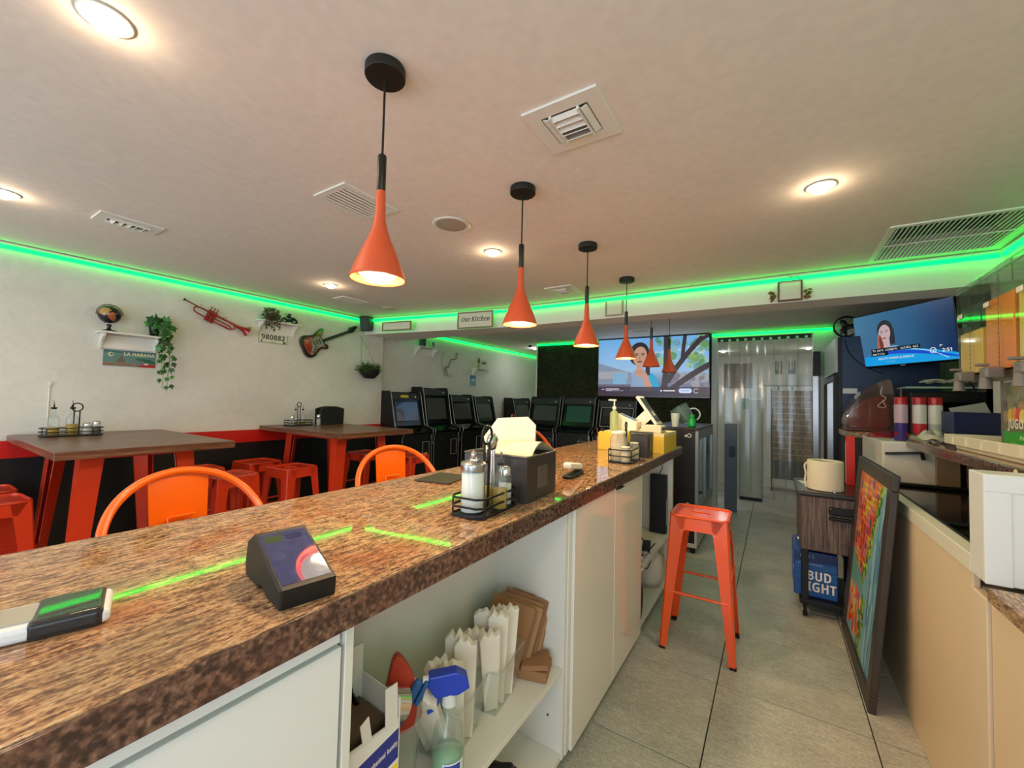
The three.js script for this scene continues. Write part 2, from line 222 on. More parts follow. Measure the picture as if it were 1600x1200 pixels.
// ---------------------------------------------------------------- the bar counter
{
  const top = thing('bar_countertop', 'long polished brown granite bar countertop', 'countertop', [-0.995, 1.0, -1.3]);
  mesh('slab', rspan(-0.362, 0.362, 0.012, 0.05, 2.3, -2.3, 0.003), granite, top);
  mesh('edge', [rspan(0.345, 0.366, -0.012, 0.047, 2.3, -2.302, 0.004), rspan(-0.366, -0.345, -0.012, 0.047, 2.3, -2.302, 0.004), rspan(-0.345, 0.345, -0.012, 0.047, -2.28, -2.302, 0.004)], graniteShadedEdge, top, 'thick mottled granite edge with shade put into its colour');
  const bw = one('knee_wall', 'black knee wall carrying the granite bar on its seating side', 'knee wall', [span(-1.12, -1.02, 0, 0.985, 1.0, -3.5)], blackPaint);
  // closed end
  const pc = thing('bar_cabinet', 'closed white bar cabinet with one plain side panel', 'cabinet', [-0.83, 0, 0.26]);
  mesh('body', span(-0.19, 0.15, 0.09, 0.985, 0.72, -0.72), whiteLamIn, pc);
  mesh('side_panel', rspan(0.151, 0.17, 0.07, 0.945, 0.74, -0.742, 0.002), whiteLam, pc); mesh('top_rail', rspan(0.151, 0.164, 0.95, 0.985, 0.74, -0.742, 0.001), whiteLam, pc);
  mesh('toe_kick', span(-0.1, 0.1, 0, 0.09, 0.7, -0.74), darkGrey, pc);
  // open units
  function openUnit(label, z0, z1, shelfY) {
    const t = thing('open_shelf_unit', label, 'shelf unit', [-0.82, 0, (z0 + z1) / 2]), h = (z0 - z1) / 2;
    mesh('side_panel', rspan(-0.16, 0.16, 0.07, 0.986, h, h - 0.018, 0.0015), whiteLamIn, t);
    mesh('side_panel', rspan(-0.16, 0.16, 0.07, 0.986, -h, -h + 0.018, 0.0015), whiteLamIn, t);
    mesh('back_panel', span(-0.16, -0.15, 0.07, 0.986, h - 0.018, -h + 0.018), whiteLamIn, t);
    mesh('shelf', rspan(-0.15, 0.157, shelfY - 0.018, shelfY, h - 0.019, -h + 0.019, 0.0015), whiteLamIn, t);
    mesh('bottom', rspan(-0.15, 0.157, 0.07, 0.09, h - 0.019, -h + 0.019, 0.0015), whiteLamIn, t);
    mesh('top_rail', span(-0.15, 0.13, 0.968, 0.986, h - 0.019, -h + 0.019), whiteLamIn, t);
    mesh('toe_kick', span(-0.14, 0.11, 0, 0.07, h, -h), darkGrey, t);
    for (const [y, z] of [[shelfY - 0.06, -h + 0.0185], [shelfY - 0.19, -h + 0.0185]]) mesh('shelf_pin', cyl(0.004, 0.004, 0.006, 0.1, y, z, 10, Math.PI / 2), darkGrey, t);
    return t;
  }
  openUnit('open white shelf unit holding straws, paper bags and spray bottle', -0.49, -1.455, 0.402);
  openUnit('open white shelf unit holding tangled cables behind the orange stool', -2.45, -3.385, 0.41);
  const dc = thing('door_cabinet', 'white bar cabinet with two glossy doors', 'cabinet', [-0.82, 0, -1.952]);
  mesh('body', rspan(-0.16, 0.155, 0.07, 0.986, 0.496, -0.496, 0.002), whiteLamIn, dc);
  for (const s of [1, -1]) {
    const d = mesh('door', rspan(0.157, 0.176, 0.075, 0.982, s > 0 ? 0.465 : -0.012, s > 0 ? -0.006 : -0.494, 0.003), M(0xe8e4da, 0.16, 0, { clearcoat: 0.5, clearcoatRoughness: 0.05 }), dc);
    mesh('handle', [rb(0.026, 0.006, 0.06, 0.002, 0.184, 0.983, s > 0 ? -0.045 : -0.055), rb(0.005, 0.016, 0.06, 0.002, 0.179, 0.98, s > 0 ? -0.045 : -0.055)], blackMetal, d, 'black edge pull');
  }
  mesh('stile', rspan(0.157, 0.165, 0.075, 0.982, 0.494, 0.47, 0.002), whiteLamIn, dc);
  mesh('toe_kick', span(-0.14, 0.11, 0, 0.07, 0.49, -0.49), darkGrey, dc);
  const ep = thing('bar_end_post', 'bare wooden post closing the far end of the bar', 'post', [-0.82, 0, -3.44]);
  mesh('post', rspan(-0.16, 0.15, 0, 1.0, 0.012, -0.03, 0.002), M(0xa8926c, 0.7), ep); mesh('panel', rspan(-0.16, 0.155, 0, 1.0, 0.05, 0.013, 0.002), whiteLamIn, ep);
}

// ---------------------------------------------------------------- stools, bar chairs, tables
function makeStool(m, label, group, at, turn = 0) {
  const t = thing('metal_stool', label, 'stool', at, turn, group), H = 0.76, a = 0.15, b = 0.195, yb = 0.012;
  const sh = new THREE.Shape(), r = 0.04; sh.moveTo(-a + r, -a); sh.lineTo(a - r, -a); sh.quadraticCurveTo(a, -a, a, -a + r); sh.lineTo(a, a - r); sh.quadraticCurveTo(a, a, a - r, a); sh.lineTo(-a + r, a); sh.quadraticCurveTo(-a, a, -a, a - r); sh.lineTo(-a, -a + r); sh.quadraticCurveTo(-a, -a, -a + r, -a);
  const hole = new THREE.Path(); hole.moveTo(-0.045, -0.011); hole.lineTo(0.045, -0.011); hole.quadraticCurveTo(0.056, 0, 0.045, 0.011); hole.lineTo(-0.045, 0.011); hole.quadraticCurveTo(-0.056, 0, -0.045, -0.011); sh.holes.push(hole);
  const pan = new THREE.ExtrudeGeometry(sh, { depth: 0.003, bevelEnabled: false, curveSegments: 6 }); pan.rotateX(-Math.PI / 2); pan.translate(0, H - 0.012, 0);
  const rimPts = []; for (let k = 0; k < 4; k++) { const c = [[1, 1], [-1, 1], [-1, -1], [1, -1]][k]; for (let j = 0; j <= 4; j++) { const q = (k * 90 + j * 22.5) * RAD; rimPts.push([c[0] * (a - r) + Math.cos(q) * r, H - 0.007, c[1] * (a - r) + Math.sin(q) * r]); } }
  mesh('seat', [pan, tube(rimPts, 0.0075, 60, 6, true, 0.1)], m, t);
  mesh('handle_slot', [rod([-0.045, H - 0.01, 0.013], [0.045, H - 0.01, 0.013], 0.003), rod([-0.045, H - 0.01, -0.013], [0.045, H - 0.01, -0.013], 0.003)], m, t);
  const at2 = (f) => [a + (b - a) * f, H - 0.008 - (H - 0.008 - yb) * f];   // half width and height along the slope
  const apron = [];
  for (let k = 0; k < 4; k++) {
    const [w0, y0] = at2(0), [w1, y1] = at2(0.1), g = quad([-w1 + 0.06, y1, w1], [w1 - 0.06, y1, w1], [w0 - 0.02, y0, w0], [-w0 + 0.02, y0, w0], 0.003); g.rotateY(k * Math.PI / 2); apron.push(g);
    for (const s of [-1, 1]) { const c = quad(...[[s * (w1 - 0.085), y1 + 0.001, w1], [s * (w1 - 0.06), y1 - 0.03, w1 + 0.0026], [s * (w1 - 0.055), y1, w1], [s * (w1 - 0.07), y1 + 0.004, w1]].slice(0, 4), 0.003); if (s > 0) { c.rotateY(k * Math.PI / 2); apron.push(c); } else { c.rotateY(k * Math.PI / 2); apron.push(c); } }
  }
  mesh('apron', apron, m, t);
  for (let k = 0; k < 4; k++) {
    const gs = [], F = [0, 0.1, 0.35, 0.7, 1];
    for (let i = 0; i < 4; i++) {
      const [wa, ya] = at2(F[i]), [wb, yb2] = at2(F[i + 1]), la = 0.078 - 0.048 * F[i] ** 0.8, lb = 0.078 - 0.048 * F[i + 1] ** 0.8, ca = wa - 0.008, cb = wb - 0.008;
      gs.push(quad([cb - lb, yb2, wb], [cb, yb2, wb], [ca, ya, wa], [ca - la, ya, wa], 0.003), quad([wb, yb2, cb], [wb, yb2, cb - lb], [wa, ya, ca - la], [wa, ya, ca], 0.003), quad([cb, yb2, wb], [wb, yb2, cb], [wa, ya, ca], [ca, ya, wa], 0.003));
    }
    const [we, ye] = at2(1); const g = merged(gs); g.rotateY(k * Math.PI / 2); const leg = mesh('leg', g, m, t);
    const cap = rb(0.034, 0.016, 0.034, 0.004, we - 0.016, 0.008, we - 0.016); cap.rotateY(k * Math.PI / 2); mesh('rubber_foot', cap, rubber, leg);
  }
  for (const [f, k] of [[0.58, 0], [0.44, 1], [0.58, 2], [0.44, 3]]) { const [w, y] = at2(f); const g = rod([-w + 0.02, y, w - 0.006], [w - 0.02, y, w - 0.006], 0.0085); g.rotateY(k * Math.PI / 2); mesh('stretcher', g, m, t); }
  mesh('brace', [bar([-a + 0.02, H - 0.06, -a + 0.02], [a - 0.02, H - 0.06, a - 0.02], 0.018, 0.003, [0, 1, 0]), bar([-a + 0.02, H - 0.064, a - 0.02], [a - 0.02, H - 0.064, -a + 0.02], 0.018, 0.003, [0, 1, 0])], m, t);
  return t;
}
makeStool(orangeMetal, 'orange metal bar stool standing in the tiled aisle', undefined, [-0.363, 0, -2.7], 0.02);
const rs = makeStool(redMetal, 'red metal stool between the tables, on the aisle side close to the small table', 'red stools around the tables', [-3.62, 0, -2.06], 0.12);
copyOf(rs, 'red metal stool between the tables, on the aisle side close to the oil bottle table', [-3.62, 0, -1.56], 0.05);
copyOf(rs, 'red metal stool by the black wall, close to the menu holder table', [-4.14, 0, -2.02], 0.08);
copyOf(rs, 'red metal stool by the black wall, close to the oil bottle table', [-4.1, 0, -1.52], 0);
copyOf(rs, 'red metal stool at the table with the two oil bottles, on its open side', [-3.72, 0, -0.38], 0.05);
copyOf(rs, 'red metal stool at the oil bottle table, close to the black lower wall', [-4.13, 0, -0.38], 0);
copyOf(rs, 'red metal stool between the small table and the yellow-labelled game cabinet', [-3.95, 0, -3.1], 0.1);
copyOf(rs, 'red metal stool before the yellow-labelled game cabinet', [-3.42, 0, -3.28], 0.05);

function makeBarChair() {
  const t = thing('bar_chair', 'amber metal bar chair with a hoop back, across the bar from the card terminal', 'bar chair', [-1.72, 0, -0.62], 0, 'amber bar chairs along the bar'), m = amberMetal;
  const S = 0.66;
  mesh('seat', [rb(0.38, 0.022, 0.38, 0.01, 0.1, S, 0), rb(0.36, 0.03, 0.36, 0.01, 0.1, S - 0.02, 0)], m, t);
  const hoop = []; for (let k = 0; k <= 24; k++) { const q = Math.PI * k / 24, w = 0.238, c = Math.cos(q), s = Math.sin(q); hoop.push([0.12 - 0.2 * Math.pow(s, 0.6) + 0.02 * 0, S + 0.2 + 0.255 * Math.pow(s, 0.85), w * c * (1 + 0.04 * s)]); }
  hoop.unshift([0.2, S, 0.2], [0.16, S + 0.1, 0.236]); hoop.push([0.16, S + 0.1, -0.236], [0.2, S, -0.2]);
  mesh('back_hoop', tube(hoop, 0.0135, 90, 8), m, t);
  const bp = ext([[-0.078, 0], [0.078, 0], [0.09, 0.432], [0.0, 0.45], [-0.09, 0.432]], 0.004); bp.rotateY(Math.PI / 2); bp.rotateZ(0.1); bp.translate(-0.045, S, 0);
  const bk = mesh('backrest', bp, m, t); mesh('embossed_panel', [rod([-0.052, S + 0.3, 0.04], [-0.052, S + 0.3, -0.04], 0.004), rod([-0.052, S + 0.3, 0.04], [-0.03, S + 0.1, 0.055], 0.003)].map((g) => g.translate(0.0, 0, 0)), m, bk);
  for (const [sx, sz] of [[1, 1], [1, -1], [-1, 1], [-1, -1]]) mesh('leg', bar([0.1 + sx * 0.17, S - 0.02, sz * 0.17], [0.1 + sx * 0.22, 0, sz * 0.22], 0.035, 0.03), m, t);
  for (const s of [1, -1]) { mesh('stretcher', rod([0.1 + s * 0.2, 0.28, -0.2], [0.1 + s * 0.2, 0.28, 0.2], 0.009), m, t); mesh('stretcher', rod([-0.1, 0.34, s * 0.196], [0.3, 0.34, s * 0.196], 0.009), m, t); }
  return t;
}
const bc = makeBarChair();
bc.rotation.y = 0.03;
copyOf(bc, 'amber metal bar chair with a hoop back, behind the sugar jar end of the bar', [-1.74, 0, -1.58], -0.25);
copyOf(bc, 'amber metal bar chair mostly hidden by the brown napkin box', [-1.76, 0, -2.62], 0.1);
copyOf(bc, 'amber metal bar chair nearest the yellow riser and till', [-1.74, 0, -3.24], 0.2);

function makeTable(label, at) {
  const t = thing('bar_table', label, 'table', at);
  mesh('tabletop', rb(1.34, 0.045, 0.84, 0.004, 0, 1.0475, 0), wood, t);
  mesh('table_frame', [span(-0.42, 0.42, 0.99, 1.024, 0.27, 0.255), span(-0.42, 0.42, 0.99, 1.024, -0.27, -0.255), span(-0.42, -0.405, 0.99, 1.024, 0.27, -0.27), span(0.405, 0.42, 0.99, 1.024, 0.27, -0.27)], redMetal, t);
  for (const [sx, sz] of [[1, 1], [1, -1], [-1, 1], [-1, -1]]) {
    const c = (x, z) => [sx * x, sz * z], A = c(0.42, 0.27), B = c(0.47, 0.33), w0 = 0.1, w1 = 0.06, y0 = 1.02, gs = [], face = (p0, p1, q1, q0) => gs.push(quad(p0, p1, q1, q0, 0.004));
    face([B[0], 0, B[1]], [B[0] - sx * w1, 0, B[1]], [A[0] - sx * w0, y0, A[1]], [A[0], y0, A[1]]);
    face([B[0], 0, B[1]], [B[0], 0, B[1] - sz * w1], [A[0], y0, A[1] - sz * w0], [A[0], y0, A[1]]);
    face([B[0] - sx * w1, 0, B[1] - sz * 0.02], [B[0] - sx * 0.02, 0, B[1] - sz * w1], [A[0] - sx * 0.03, y0, A[1] - sz * w0], [A[0] - sx * w0, y0, A[1] - sz * 0.03]);
    mesh('leg', gs, redMetal, t);
  }
  mesh('stretcher', [rod([-0.43, 0.35, 0.3], [0.43, 0.35, 0.3], 0.012), rod([-0.43, 0.35, -0.3], [0.43, 0.35, -0.3], 0.012)], redMetal, t);
  return t;
}
makeTable('wooden high table with red metal legs and two oil bottles on it', [-3.775, 0, -0.945]);
makeTable('wooden high table with red metal legs next to the game cabinets', [-3.775, 0, -2.59]);

{ // a red chair of the same make further back
  for (const [label, at, turn] of [['red metal bar chair beside the turned game cabinet', [-3.98, 0, -6.42], 0.3]]) {
    const c = copyOf(bc, label, at, turn); delete c.userData.group; c.traverse((o) => { if (o.isMesh) o.material = redMetal; });
  }
}

// ---------------------------------------------------------------- game cabinets
const crt = M(0x20242c, 0.08, 0, { clearcoat: 1, clearcoatRoughness: 0.03 }), crtGrey = M(0x4a4d48, 0.12), moldMat = M(0x9a9a98, 0.3, 0.6);
function gameCabinet(label, at, turn, o = {}) {
  const t = thing('game_cabinet', label, 'game cabinet', at, turn, o.group), H = o.h || 1.49, W = o.w || 0.56, hd = 0.21, fd = 0.47;
  const prof = [[0, 0], [fd, 0], [fd, 0.86], [fd + 0.03, 0.9], [fd + 0.02, 0.955], [hd + 0.12, 1.0], [hd + 0.02, H - 0.03], [hd - 0.01, H], [0, H]];
  for (const s of [1, -1]) {
    const g = ext(prof, 0.018); g.translate(0, 0, s > 0 ? W / 2 - 0.018 : -W / 2); const p = mesh('side_panel', g, black, t);
    mesh('edge_molding', tube(prof.slice(1, 8).map(([x, y]) => [x + 0.001, y, s * (W / 2 - 0.009)]), 0.006, 60, 6, false, 0.05), moldMat, p, 'pale plastic edge molding');
  }
  const wi = W - 0.036;
  mesh('body', [span(0.005, hd - 0.02, 0, H - 0.012, wi / 2, -wi / 2), span(0.01, fd - 0.012, 0, 0.9, wi / 2, -wi / 2)], black, t);
  mesh('control_deck', bx(0.19, 0.02, wi, (hd + 0.1 + fd) / 2 + 0.02, 0.95, 0, 0, 0, -0.28), blackGloss, t);
  mesh('marquee', bx(0.02, 0.09, wi, hd - 0.006, H - 0.075, 0, 0, 0, 0.2), darkGrey, t);
  const ang = Math.atan2(0.1, H - 1.03), L = Math.hypot(0.1, H - 1.03) - 0.08, cx = hd + 0.045, cy = (H - 0.06 + 1.0) / 2 - 0.02;
  const bez = mesh('bezel', bx(0.016, L, wi, cx - 0.008, cy, 0, 0, 0, ang), blackGloss, t);
  mesh('screen', rb(0.012, L * 0.72, wi * 0.78, 0.02, cx, cy + 0.01, 0, 0, 0, ang), o.screen || crt, t, 'dark curved screen');
  if (o.frame) mesh('screen_frame', [[0, 0.5], [0, -0.5]].map(([, k]) => bx(0.006, 0.008, wi * 0.88, cx + 0.004 - Math.sin(ang) * k * L * 0.86, cy + k * L * 0.86, 0, 0, 0, ang)).concat([1, -1].map((k) => bx(0.006, L * 0.86, 0.008, cx + 0.004, cy, k * wi * 0.44, 0, 0, ang))), lightGrey, t, 'pale screen frame');
  mesh('lamp_dot', sph(0.011, hd + 0.008, H - 0.075, -wi * 0.34, 10), M(0xf4f4f0, 0.3), t, 'small white dot');
  if (o.yellow) { mesh('sticker', bx(0.003, 0.035, 0.14, hd + 0.006, H - 0.07, 0.02, 0, 0, 0.2), M(0xd8c81e, 0.5), t, 'yellow label'); }
  for (const z of [-0.14, 0.1]) mesh('lock', cyl(0.01, 0.01, 0.01, fd + 0.003, 0.82, z, 12, 0, 0, Math.PI / 2), chrome, t);
  const d = mesh('coin_door', rb(0.01, 0.22, 0.13, 0.004, fd, 0.68, -wi * 0.3), black, t);
  mesh('coin_door_frame', [bx(0.006, 0.004, 0.13, fd + 0.006, 0.79, -wi * 0.3), bx(0.006, 0.004, 0.13, fd + 0.006, 0.57, -wi * 0.3), bx(0.006, 0.22, 0.004, fd + 0.006, 0.68, -wi * 0.3 + 0.063), bx(0.006, 0.22, 0.004, fd + 0.006, 0.68, -wi * 0.3 - 0.063)], lightGrey, d);
  if (o.yellow) mesh('notice', bx(0.003, 0.05, 0.05, fd + 0.007, 0.62, -wi * 0.3), M(0xd8c81e, 0.5), d, 'yellow warning sticker');
  mesh('hasp', [rb(0.012, 0.09, 0.03, 0.004, fd + 0.008, 0.84, -wi / 2 - 0.004), rb(0.02, 0.05, 0.034, 0.006, fd + 0.014, 0.77, -wi / 2 - 0.004)], steel, t, 'steel hasp and padlock');
  for (const z of [-0.12, -0.06, 0, 0.06]) mesh('button', cyl(0.012, 0.012, 0.012, fd - 0.06, 0.952, z, 10, 0, 0, -0.28), midGrey, t);
  return t;
}
const gl = 'game cabinets along the wall', gb = 'game cabinets against the grass wall';
gameCabinet('black game cabinet with a yellow label above a bluish screen', [LW2 + 0.02, 0, -4.0], 0, { yellow: true, group: gl, h: 1.475 });
gameCabinet('tallest black game cabinet, next to the yellow-labelled one', [LW2 + 0.02, 0, -4.585], 0, { h: 1.55, screen: crtGrey, w: 0.55, group: gl });
gameCabinet('black game cabinet with a grey screen next to the tallest one', [LW2 + 0.02, 0, -5.2], 0, { screen: crtGrey, w: 0.56, group: gl, h: 1.46 });
gameCabinet('black game cabinet with a grey screen below the small blue picture', [LW2 + 0.02, 0, -5.8], 0, { screen: crtGrey, w: 0.54, group: gl, h: 1.445 });
gameCabinet('black game cabinet turned sideways at the end of the row', [LW2 + 0.06, 0, -7.05], -0.12, { yellow: false, screen: crtGrey, w: 0.56, group: gl, h: 1.43 });
gameCabinet('black game cabinet nearest the corner by the grass wall', [-3.22, 0, BACK + 0.02], -Math.PI / 2, { screen: crtGrey, w: 0.57, group: gb, h: 1.455 });
gameCabinet('black game cabinet with a greenish screen before the grass wall', [-2.62, 0, BACK + 0.02], -Math.PI / 2, { screen: M(0x2f5e52, 0.1), w: 0.57, group: gb, h: 1.465 });
gameCabinet('black game cabinet with a pale framed screen below the large television', [-2.0, 0, BACK + 0.02], -Math.PI / 2, { screen: crt, frame: true, w: 0.6, group: gb, h: 1.43 });

const galvanised = M(0x8e9092, 0.45, 0.5);

// ---------------------------------------------------------------- pendant lamps, ceiling fittings
function pendant(z, lit, label) {
  const t = thing('pendant_lamp', label, 'pendant lamp', [-1.0, CEIL, z], 0, lit ? 'lit orange pendant lamps over the bar' : 'unlit orange pendant lamps past the beam');
  mesh('canopy', lathe([[0, 0], [0.058, 0], [0.06, -0.004], [0.06, -0.028], [0.057, -0.032], [0, -0.032]], 40), black, t);
  mesh('cord', rod([0, -0.03, 0], [0, -0.28, 0], 0.0035), black, t);
  mesh('socket', lathe([[0, -0.272], [0.0115, -0.272], [0.013, -0.276], [0.013, -0.385], [0, -0.385]], 24), M(0x0d0d0d, 0.3), t, 'black socket sleeve');
  const out = [[0.0135, -0.383], [0.0145, -0.43], [0.0165, -0.47], [0.023, -0.50], [0.036, -0.535], [0.052, -0.57], [0.068, -0.61], [0.0805, -0.645], [0.0815, -0.651]], inn = [[0.077, -0.651], [0.075, -0.645], [0.062, -0.61], [0.045, -0.57], [0.02, -0.52], [0.0, -0.51]];
  mesh('shade', lathe([...out, ...inn], 48), M(0xd2542a, 0.5), t, 'orange trumpet-shaped shade');
  if (lit) {
    mesh('bulb_diffuser', lathe([[0, -0.648], [0.03, -0.647], [0.05, -0.642], [0.058, -0.632], [0.054, -0.62], [0, -0.61]], 32), glow(new THREE.Color(1, 0.86, 0.62), 1.8), t, 'glowing round diffuser');
    const l = new THREE.PointLight(new THREE.Color(1, 0.74, 0.42), PENDANT_POWER, 0, 2); l.position.set(-1.0, CEIL - 0.637, z); l.castShadow = true; l.shadow.radius = 2; l.name = 'pendant_bulb'; scene.add(l);
  } else mesh('bulb_diffuser', lathe([[0, -0.648], [0.03, -0.647], [0.05, -0.642], [0.058, -0.632], [0.054, -0.62], [0, -0.61]], 32), M(0xe8e4da, 0.4), t, 'unlit round diffuser');
}
[[-0.805, 'lit orange pendant lamp over the card terminal'], [-1.62, 'lit orange pendant lamp over the condiment caddy and napkins'], [-2.425, 'lit orange pendant lamp over the second condiment caddy'], [-3.25, 'lit orange pendant lamp nearest the beam']].forEach(([z, l]) => pendant(z, true, l));
pendant(-4.06, false, 'unlit orange pendant lamp next to the beam, before the large television');
pendant(-4.87, false, 'unlit orange pendant lamp farthest along the row, before the large television');

function downlight(x, z, label, tint = WARM, k = 1) {
  const t = thing('downlight', label, 'ceiling light', [x, CEIL, z], 0, 'round downlights in the ceiling');
  mesh('trim_ring', lathe([[0.044, -0.001], [0.058, -0.001], [0.059, -0.003], [0.054, -0.005], [0.046, -0.004], [0.044, -0.001]], 36), whiteMetal, t);
  mesh('lens', lathe([[0, -0.034], [0.016, -0.032], [0.032, -0.023], [0.042, -0.01], [0.044, -0.001], [0, -0.001]], 32), glow(new THREE.Color(1, 0.93, 0.82), 2.2), t, 'glowing lens');
  const l = new THREE.RectAreaLight(tint, DOWN_POWER * k * 1.5, 0.08, 0.08); l.position.set(x, CEIL - 0.038, z); l.rotation.x = -Math.PI / 2; l.name = 'downlight_lamp'; scene.add(l);
  const h = new THREE.PointLight(tint, DOWN_POWER * 0.0018, 0, 2); h.position.set(x, CEIL - 0.024, z); h.name = 'downlight_added_halo'; h.castShadow = true; scene.add(h);  // extra lamp added to imitate a bloom halo on the ceiling
}
downlight(-1.52, -0.3, 'bright downlight above the bar near the first pendant lamp');
downlight(-3.34, -0.33, 'downlight above the table with the oil bottles');
downlight(-1.61, -2.24, 'downlight beside the round ceiling speaker');
downlight(-3.4, -2.22, 'downlight above the table by the game cabinets');
downlight(0.18, -2.28, 'downlight above the aisle and the orange stool');
downlight(0.18, -0.3, 'downlight above the aisle'); downlight(-1.55, 1.5, 'downlight between the shop window and the door'); downlight(-3.35, 1.5, 'downlight before the shop window'); downlight(0.18, 1.5, 'downlight before the glazed shop door');
downlight(-2.7, -4.6, 'downlight behind the beam over the game cabinets', NEUTRAL, 0.45); downlight(-0.3, -4.6, 'downlight behind the beam over the display case', NEUTRAL, 0.5); downlight(-3.9, -6.9, 'downlight in the corner past the grass wall', NEUTRAL, 0.8); downlight(-0.1, -7.0, 'downlight in the kitchen just behind the curtain', NEUTRAL, 1.5); downlight(0.5, -8.6, 'downlight in the kitchen above the shelving', NEUTRAL, 1.5); downlight(-0.8, -8.6, 'downlight in the kitchen above the wooden board', NEUTRAL, 1.5);

function diffuser(label, x, z, w, d, group) {                   // square supply diffuser with a cross of curved blades
  const t = thing('ceiling_vent', label, 'ceiling vent', [x, CEIL, z], 0, group);
  mesh('frame', [bx(w, 0.008, 0.05, 0, -0.004, d / 2 - 0.025), bx(w, 0.008, 0.05, 0, -0.004, -d / 2 + 0.025), bx(0.05, 0.008, d - 0.1, w / 2 - 0.025, -0.004, 0), bx(0.05, 0.008, d - 0.1, -w / 2 + 0.025, -0.004, 0)], whiteMetal, t);
  { const a = (w - 0.1) / 2, b = (d - 0.1) / 2; mesh('duct', [span(-a, a, 0.3, 0.302, b, -b), span(-a - 0.002, -a, 0.12, 0.3, b, -b), span(a, a + 0.002, 0.12, 0.3, b, -b), span(-a, a, 0.12, 0.3, b + 0.002, b), span(-a, a, 0.12, 0.3, -b, -b - 0.002)], galvanised, t, 'sheet metal duct'); }
  for (const s of [-1, 1]) mesh('blade', bx(0.024, 0.004, d - 0.12, s * (w / 2 - 0.066), -0.01, 0, 0, 0, s * 0.35), whiteMetal, t);
  for (let k = -2; k <= 2; k++) mesh('blade', bx(w * 0.36, 0.003, 0.019, 0, -0.014, k * d * 0.125, k < 0 ? 0.7 : -0.7), whiteMetal, t);
  for (const s of [-1, 1]) mesh('divider', bx(0.008, 0.014, d - 0.1, s * w * 0.19, -0.012, 0), whiteMetal, t);
}
diffuser('square white ceiling vent with bent blades above the bar', -0.61, -1.318, 0.275, 0.26);
diffuser('white ceiling vent with bent blades above the oil bottle table', -3.265, -0.795, 0.2, 0.285);
diffuser('white ceiling vent with bent blades close to the beam', -1.6, -3.335, 0.26, 0.265);
function grille(label, x, z, w, d, n, along = 'z', rails = 0) {
  const t = thing('ceiling_grille', label, 'ceiling grille', [x, CEIL, z]);
  mesh('frame', [bx(w, 0.008, 0.03, 0, -0.004, d / 2 - 0.015), bx(w, 0.008, 0.03, 0, -0.004, -d / 2 + 0.015), bx(0.03, 0.008, d - 0.06, w / 2 - 0.015, -0.004, 0), bx(0.03, 0.008, d - 0.06, -w / 2 + 0.015, -0.004, 0)], whiteMetal, t);
  { const a = (w - 0.06) / 2, b = (d - 0.06) / 2; mesh('duct', [span(-a, a, 0.3, 0.302, b, -b), span(-a - 0.002, -a, 0.12, 0.3, b, -b), span(a, a + 0.002, 0.12, 0.3, b, -b), span(-a, a, 0.12, 0.3, b + 0.002, b), span(-a, a, 0.12, 0.3, -b, -b - 0.002)], galvanised, t, 'sheet metal duct'); }
  for (let k = 0; k < n; k++) { const f = (k + 0.5) / n - 0.5; mesh('slat', along === 'z' ? bx((w - 0.06) / n * 0.4, 0.003, d - 0.05, f * (w - 0.06), -0.006, 0, 0, 0, 0.5) : bx(w - 0.05, 0.003, (d - 0.06) / n * 0.4, 0, -0.006, f * (d - 0.06), 0.5), whiteMetal, t); }
  for (let k = 1; k <= rails; k++) mesh('rail', along === 'z' ? bx(w - 0.05, 0.005, 0.008, 0, -0.01, (k / (rails + 1) - 0.5) * d) : bx(0.008, 0.005, d - 0.05, (k / (rails + 1) - 0.5) * w, -0.01, 0), whiteMetal, t);
}
grille('white slatted ceiling grille behind the nearest pendant lamp', -1.82, -1.32, 0.25, 0.33, 7);
grille('small slatted ceiling grille near the corner speaker', -3.74, -2.68, 0.18, 0.3, 6);
grille('large return air grille next to the beam', 0.84, -3.31, 0.6, 0.66, 26, 'z', 1);
{
  const t = thing('ceiling_speaker', 'round white ceiling speaker', 'ceiling speaker', [-1.566, CEIL, -1.763]);
  mesh('bezel', lathe([[0.085, -0.001], [0.107, -0.001], [0.109, -0.006], [0.1, -0.01], [0.086, -0.007]], 40), whiteMetal, t);
  mesh('mesh_grille', lathe([[0, -0.0075], [0.087, -0.0065], [0.088, -0.001], [0, -0.001]], 36), M(0xaaa090, 0.8), t, 'perforated grille');
  const s = thing('smoke_detector', 'flat round detector on the ceiling by the corner', 'detector', [-3.66, CEIL, -3.12]); mesh('base', lathe([[0, -0.02], [0.06, -0.018], [0.075, -0.004], [0.075, 0], [0, 0]], 28), M(0xcfc4b0, 0.7), s);
  const r = thing('rear_ceiling_vent', 'ceiling vent behind the beam', 'ceiling vent', [-1.55, CEIL, -5.7]); mesh('frame', rb(0.3, 0.012, 0.25, 0.004, 0, -0.006, 0), whiteMetal, r); mesh('blade', [bx(0.22, 0.006, 0.03, 0, -0.014, 0.05), bx(0.22, 0.006, 0.03, 0, -0.014, -0.05)], lightGrey, r);
  const c = thing('security_camera', 'small dome camera at the end of the grass wall', 'camera', [-3.66, CEIL, -6.3]); mesh('mount', cyl(0.04, 0.045, 0.03, 0, -0.015, 0), whiteMetal, c); mesh('dome', sph(0.035, 0, -0.03, 0.0, 16), blackGloss, c);
}

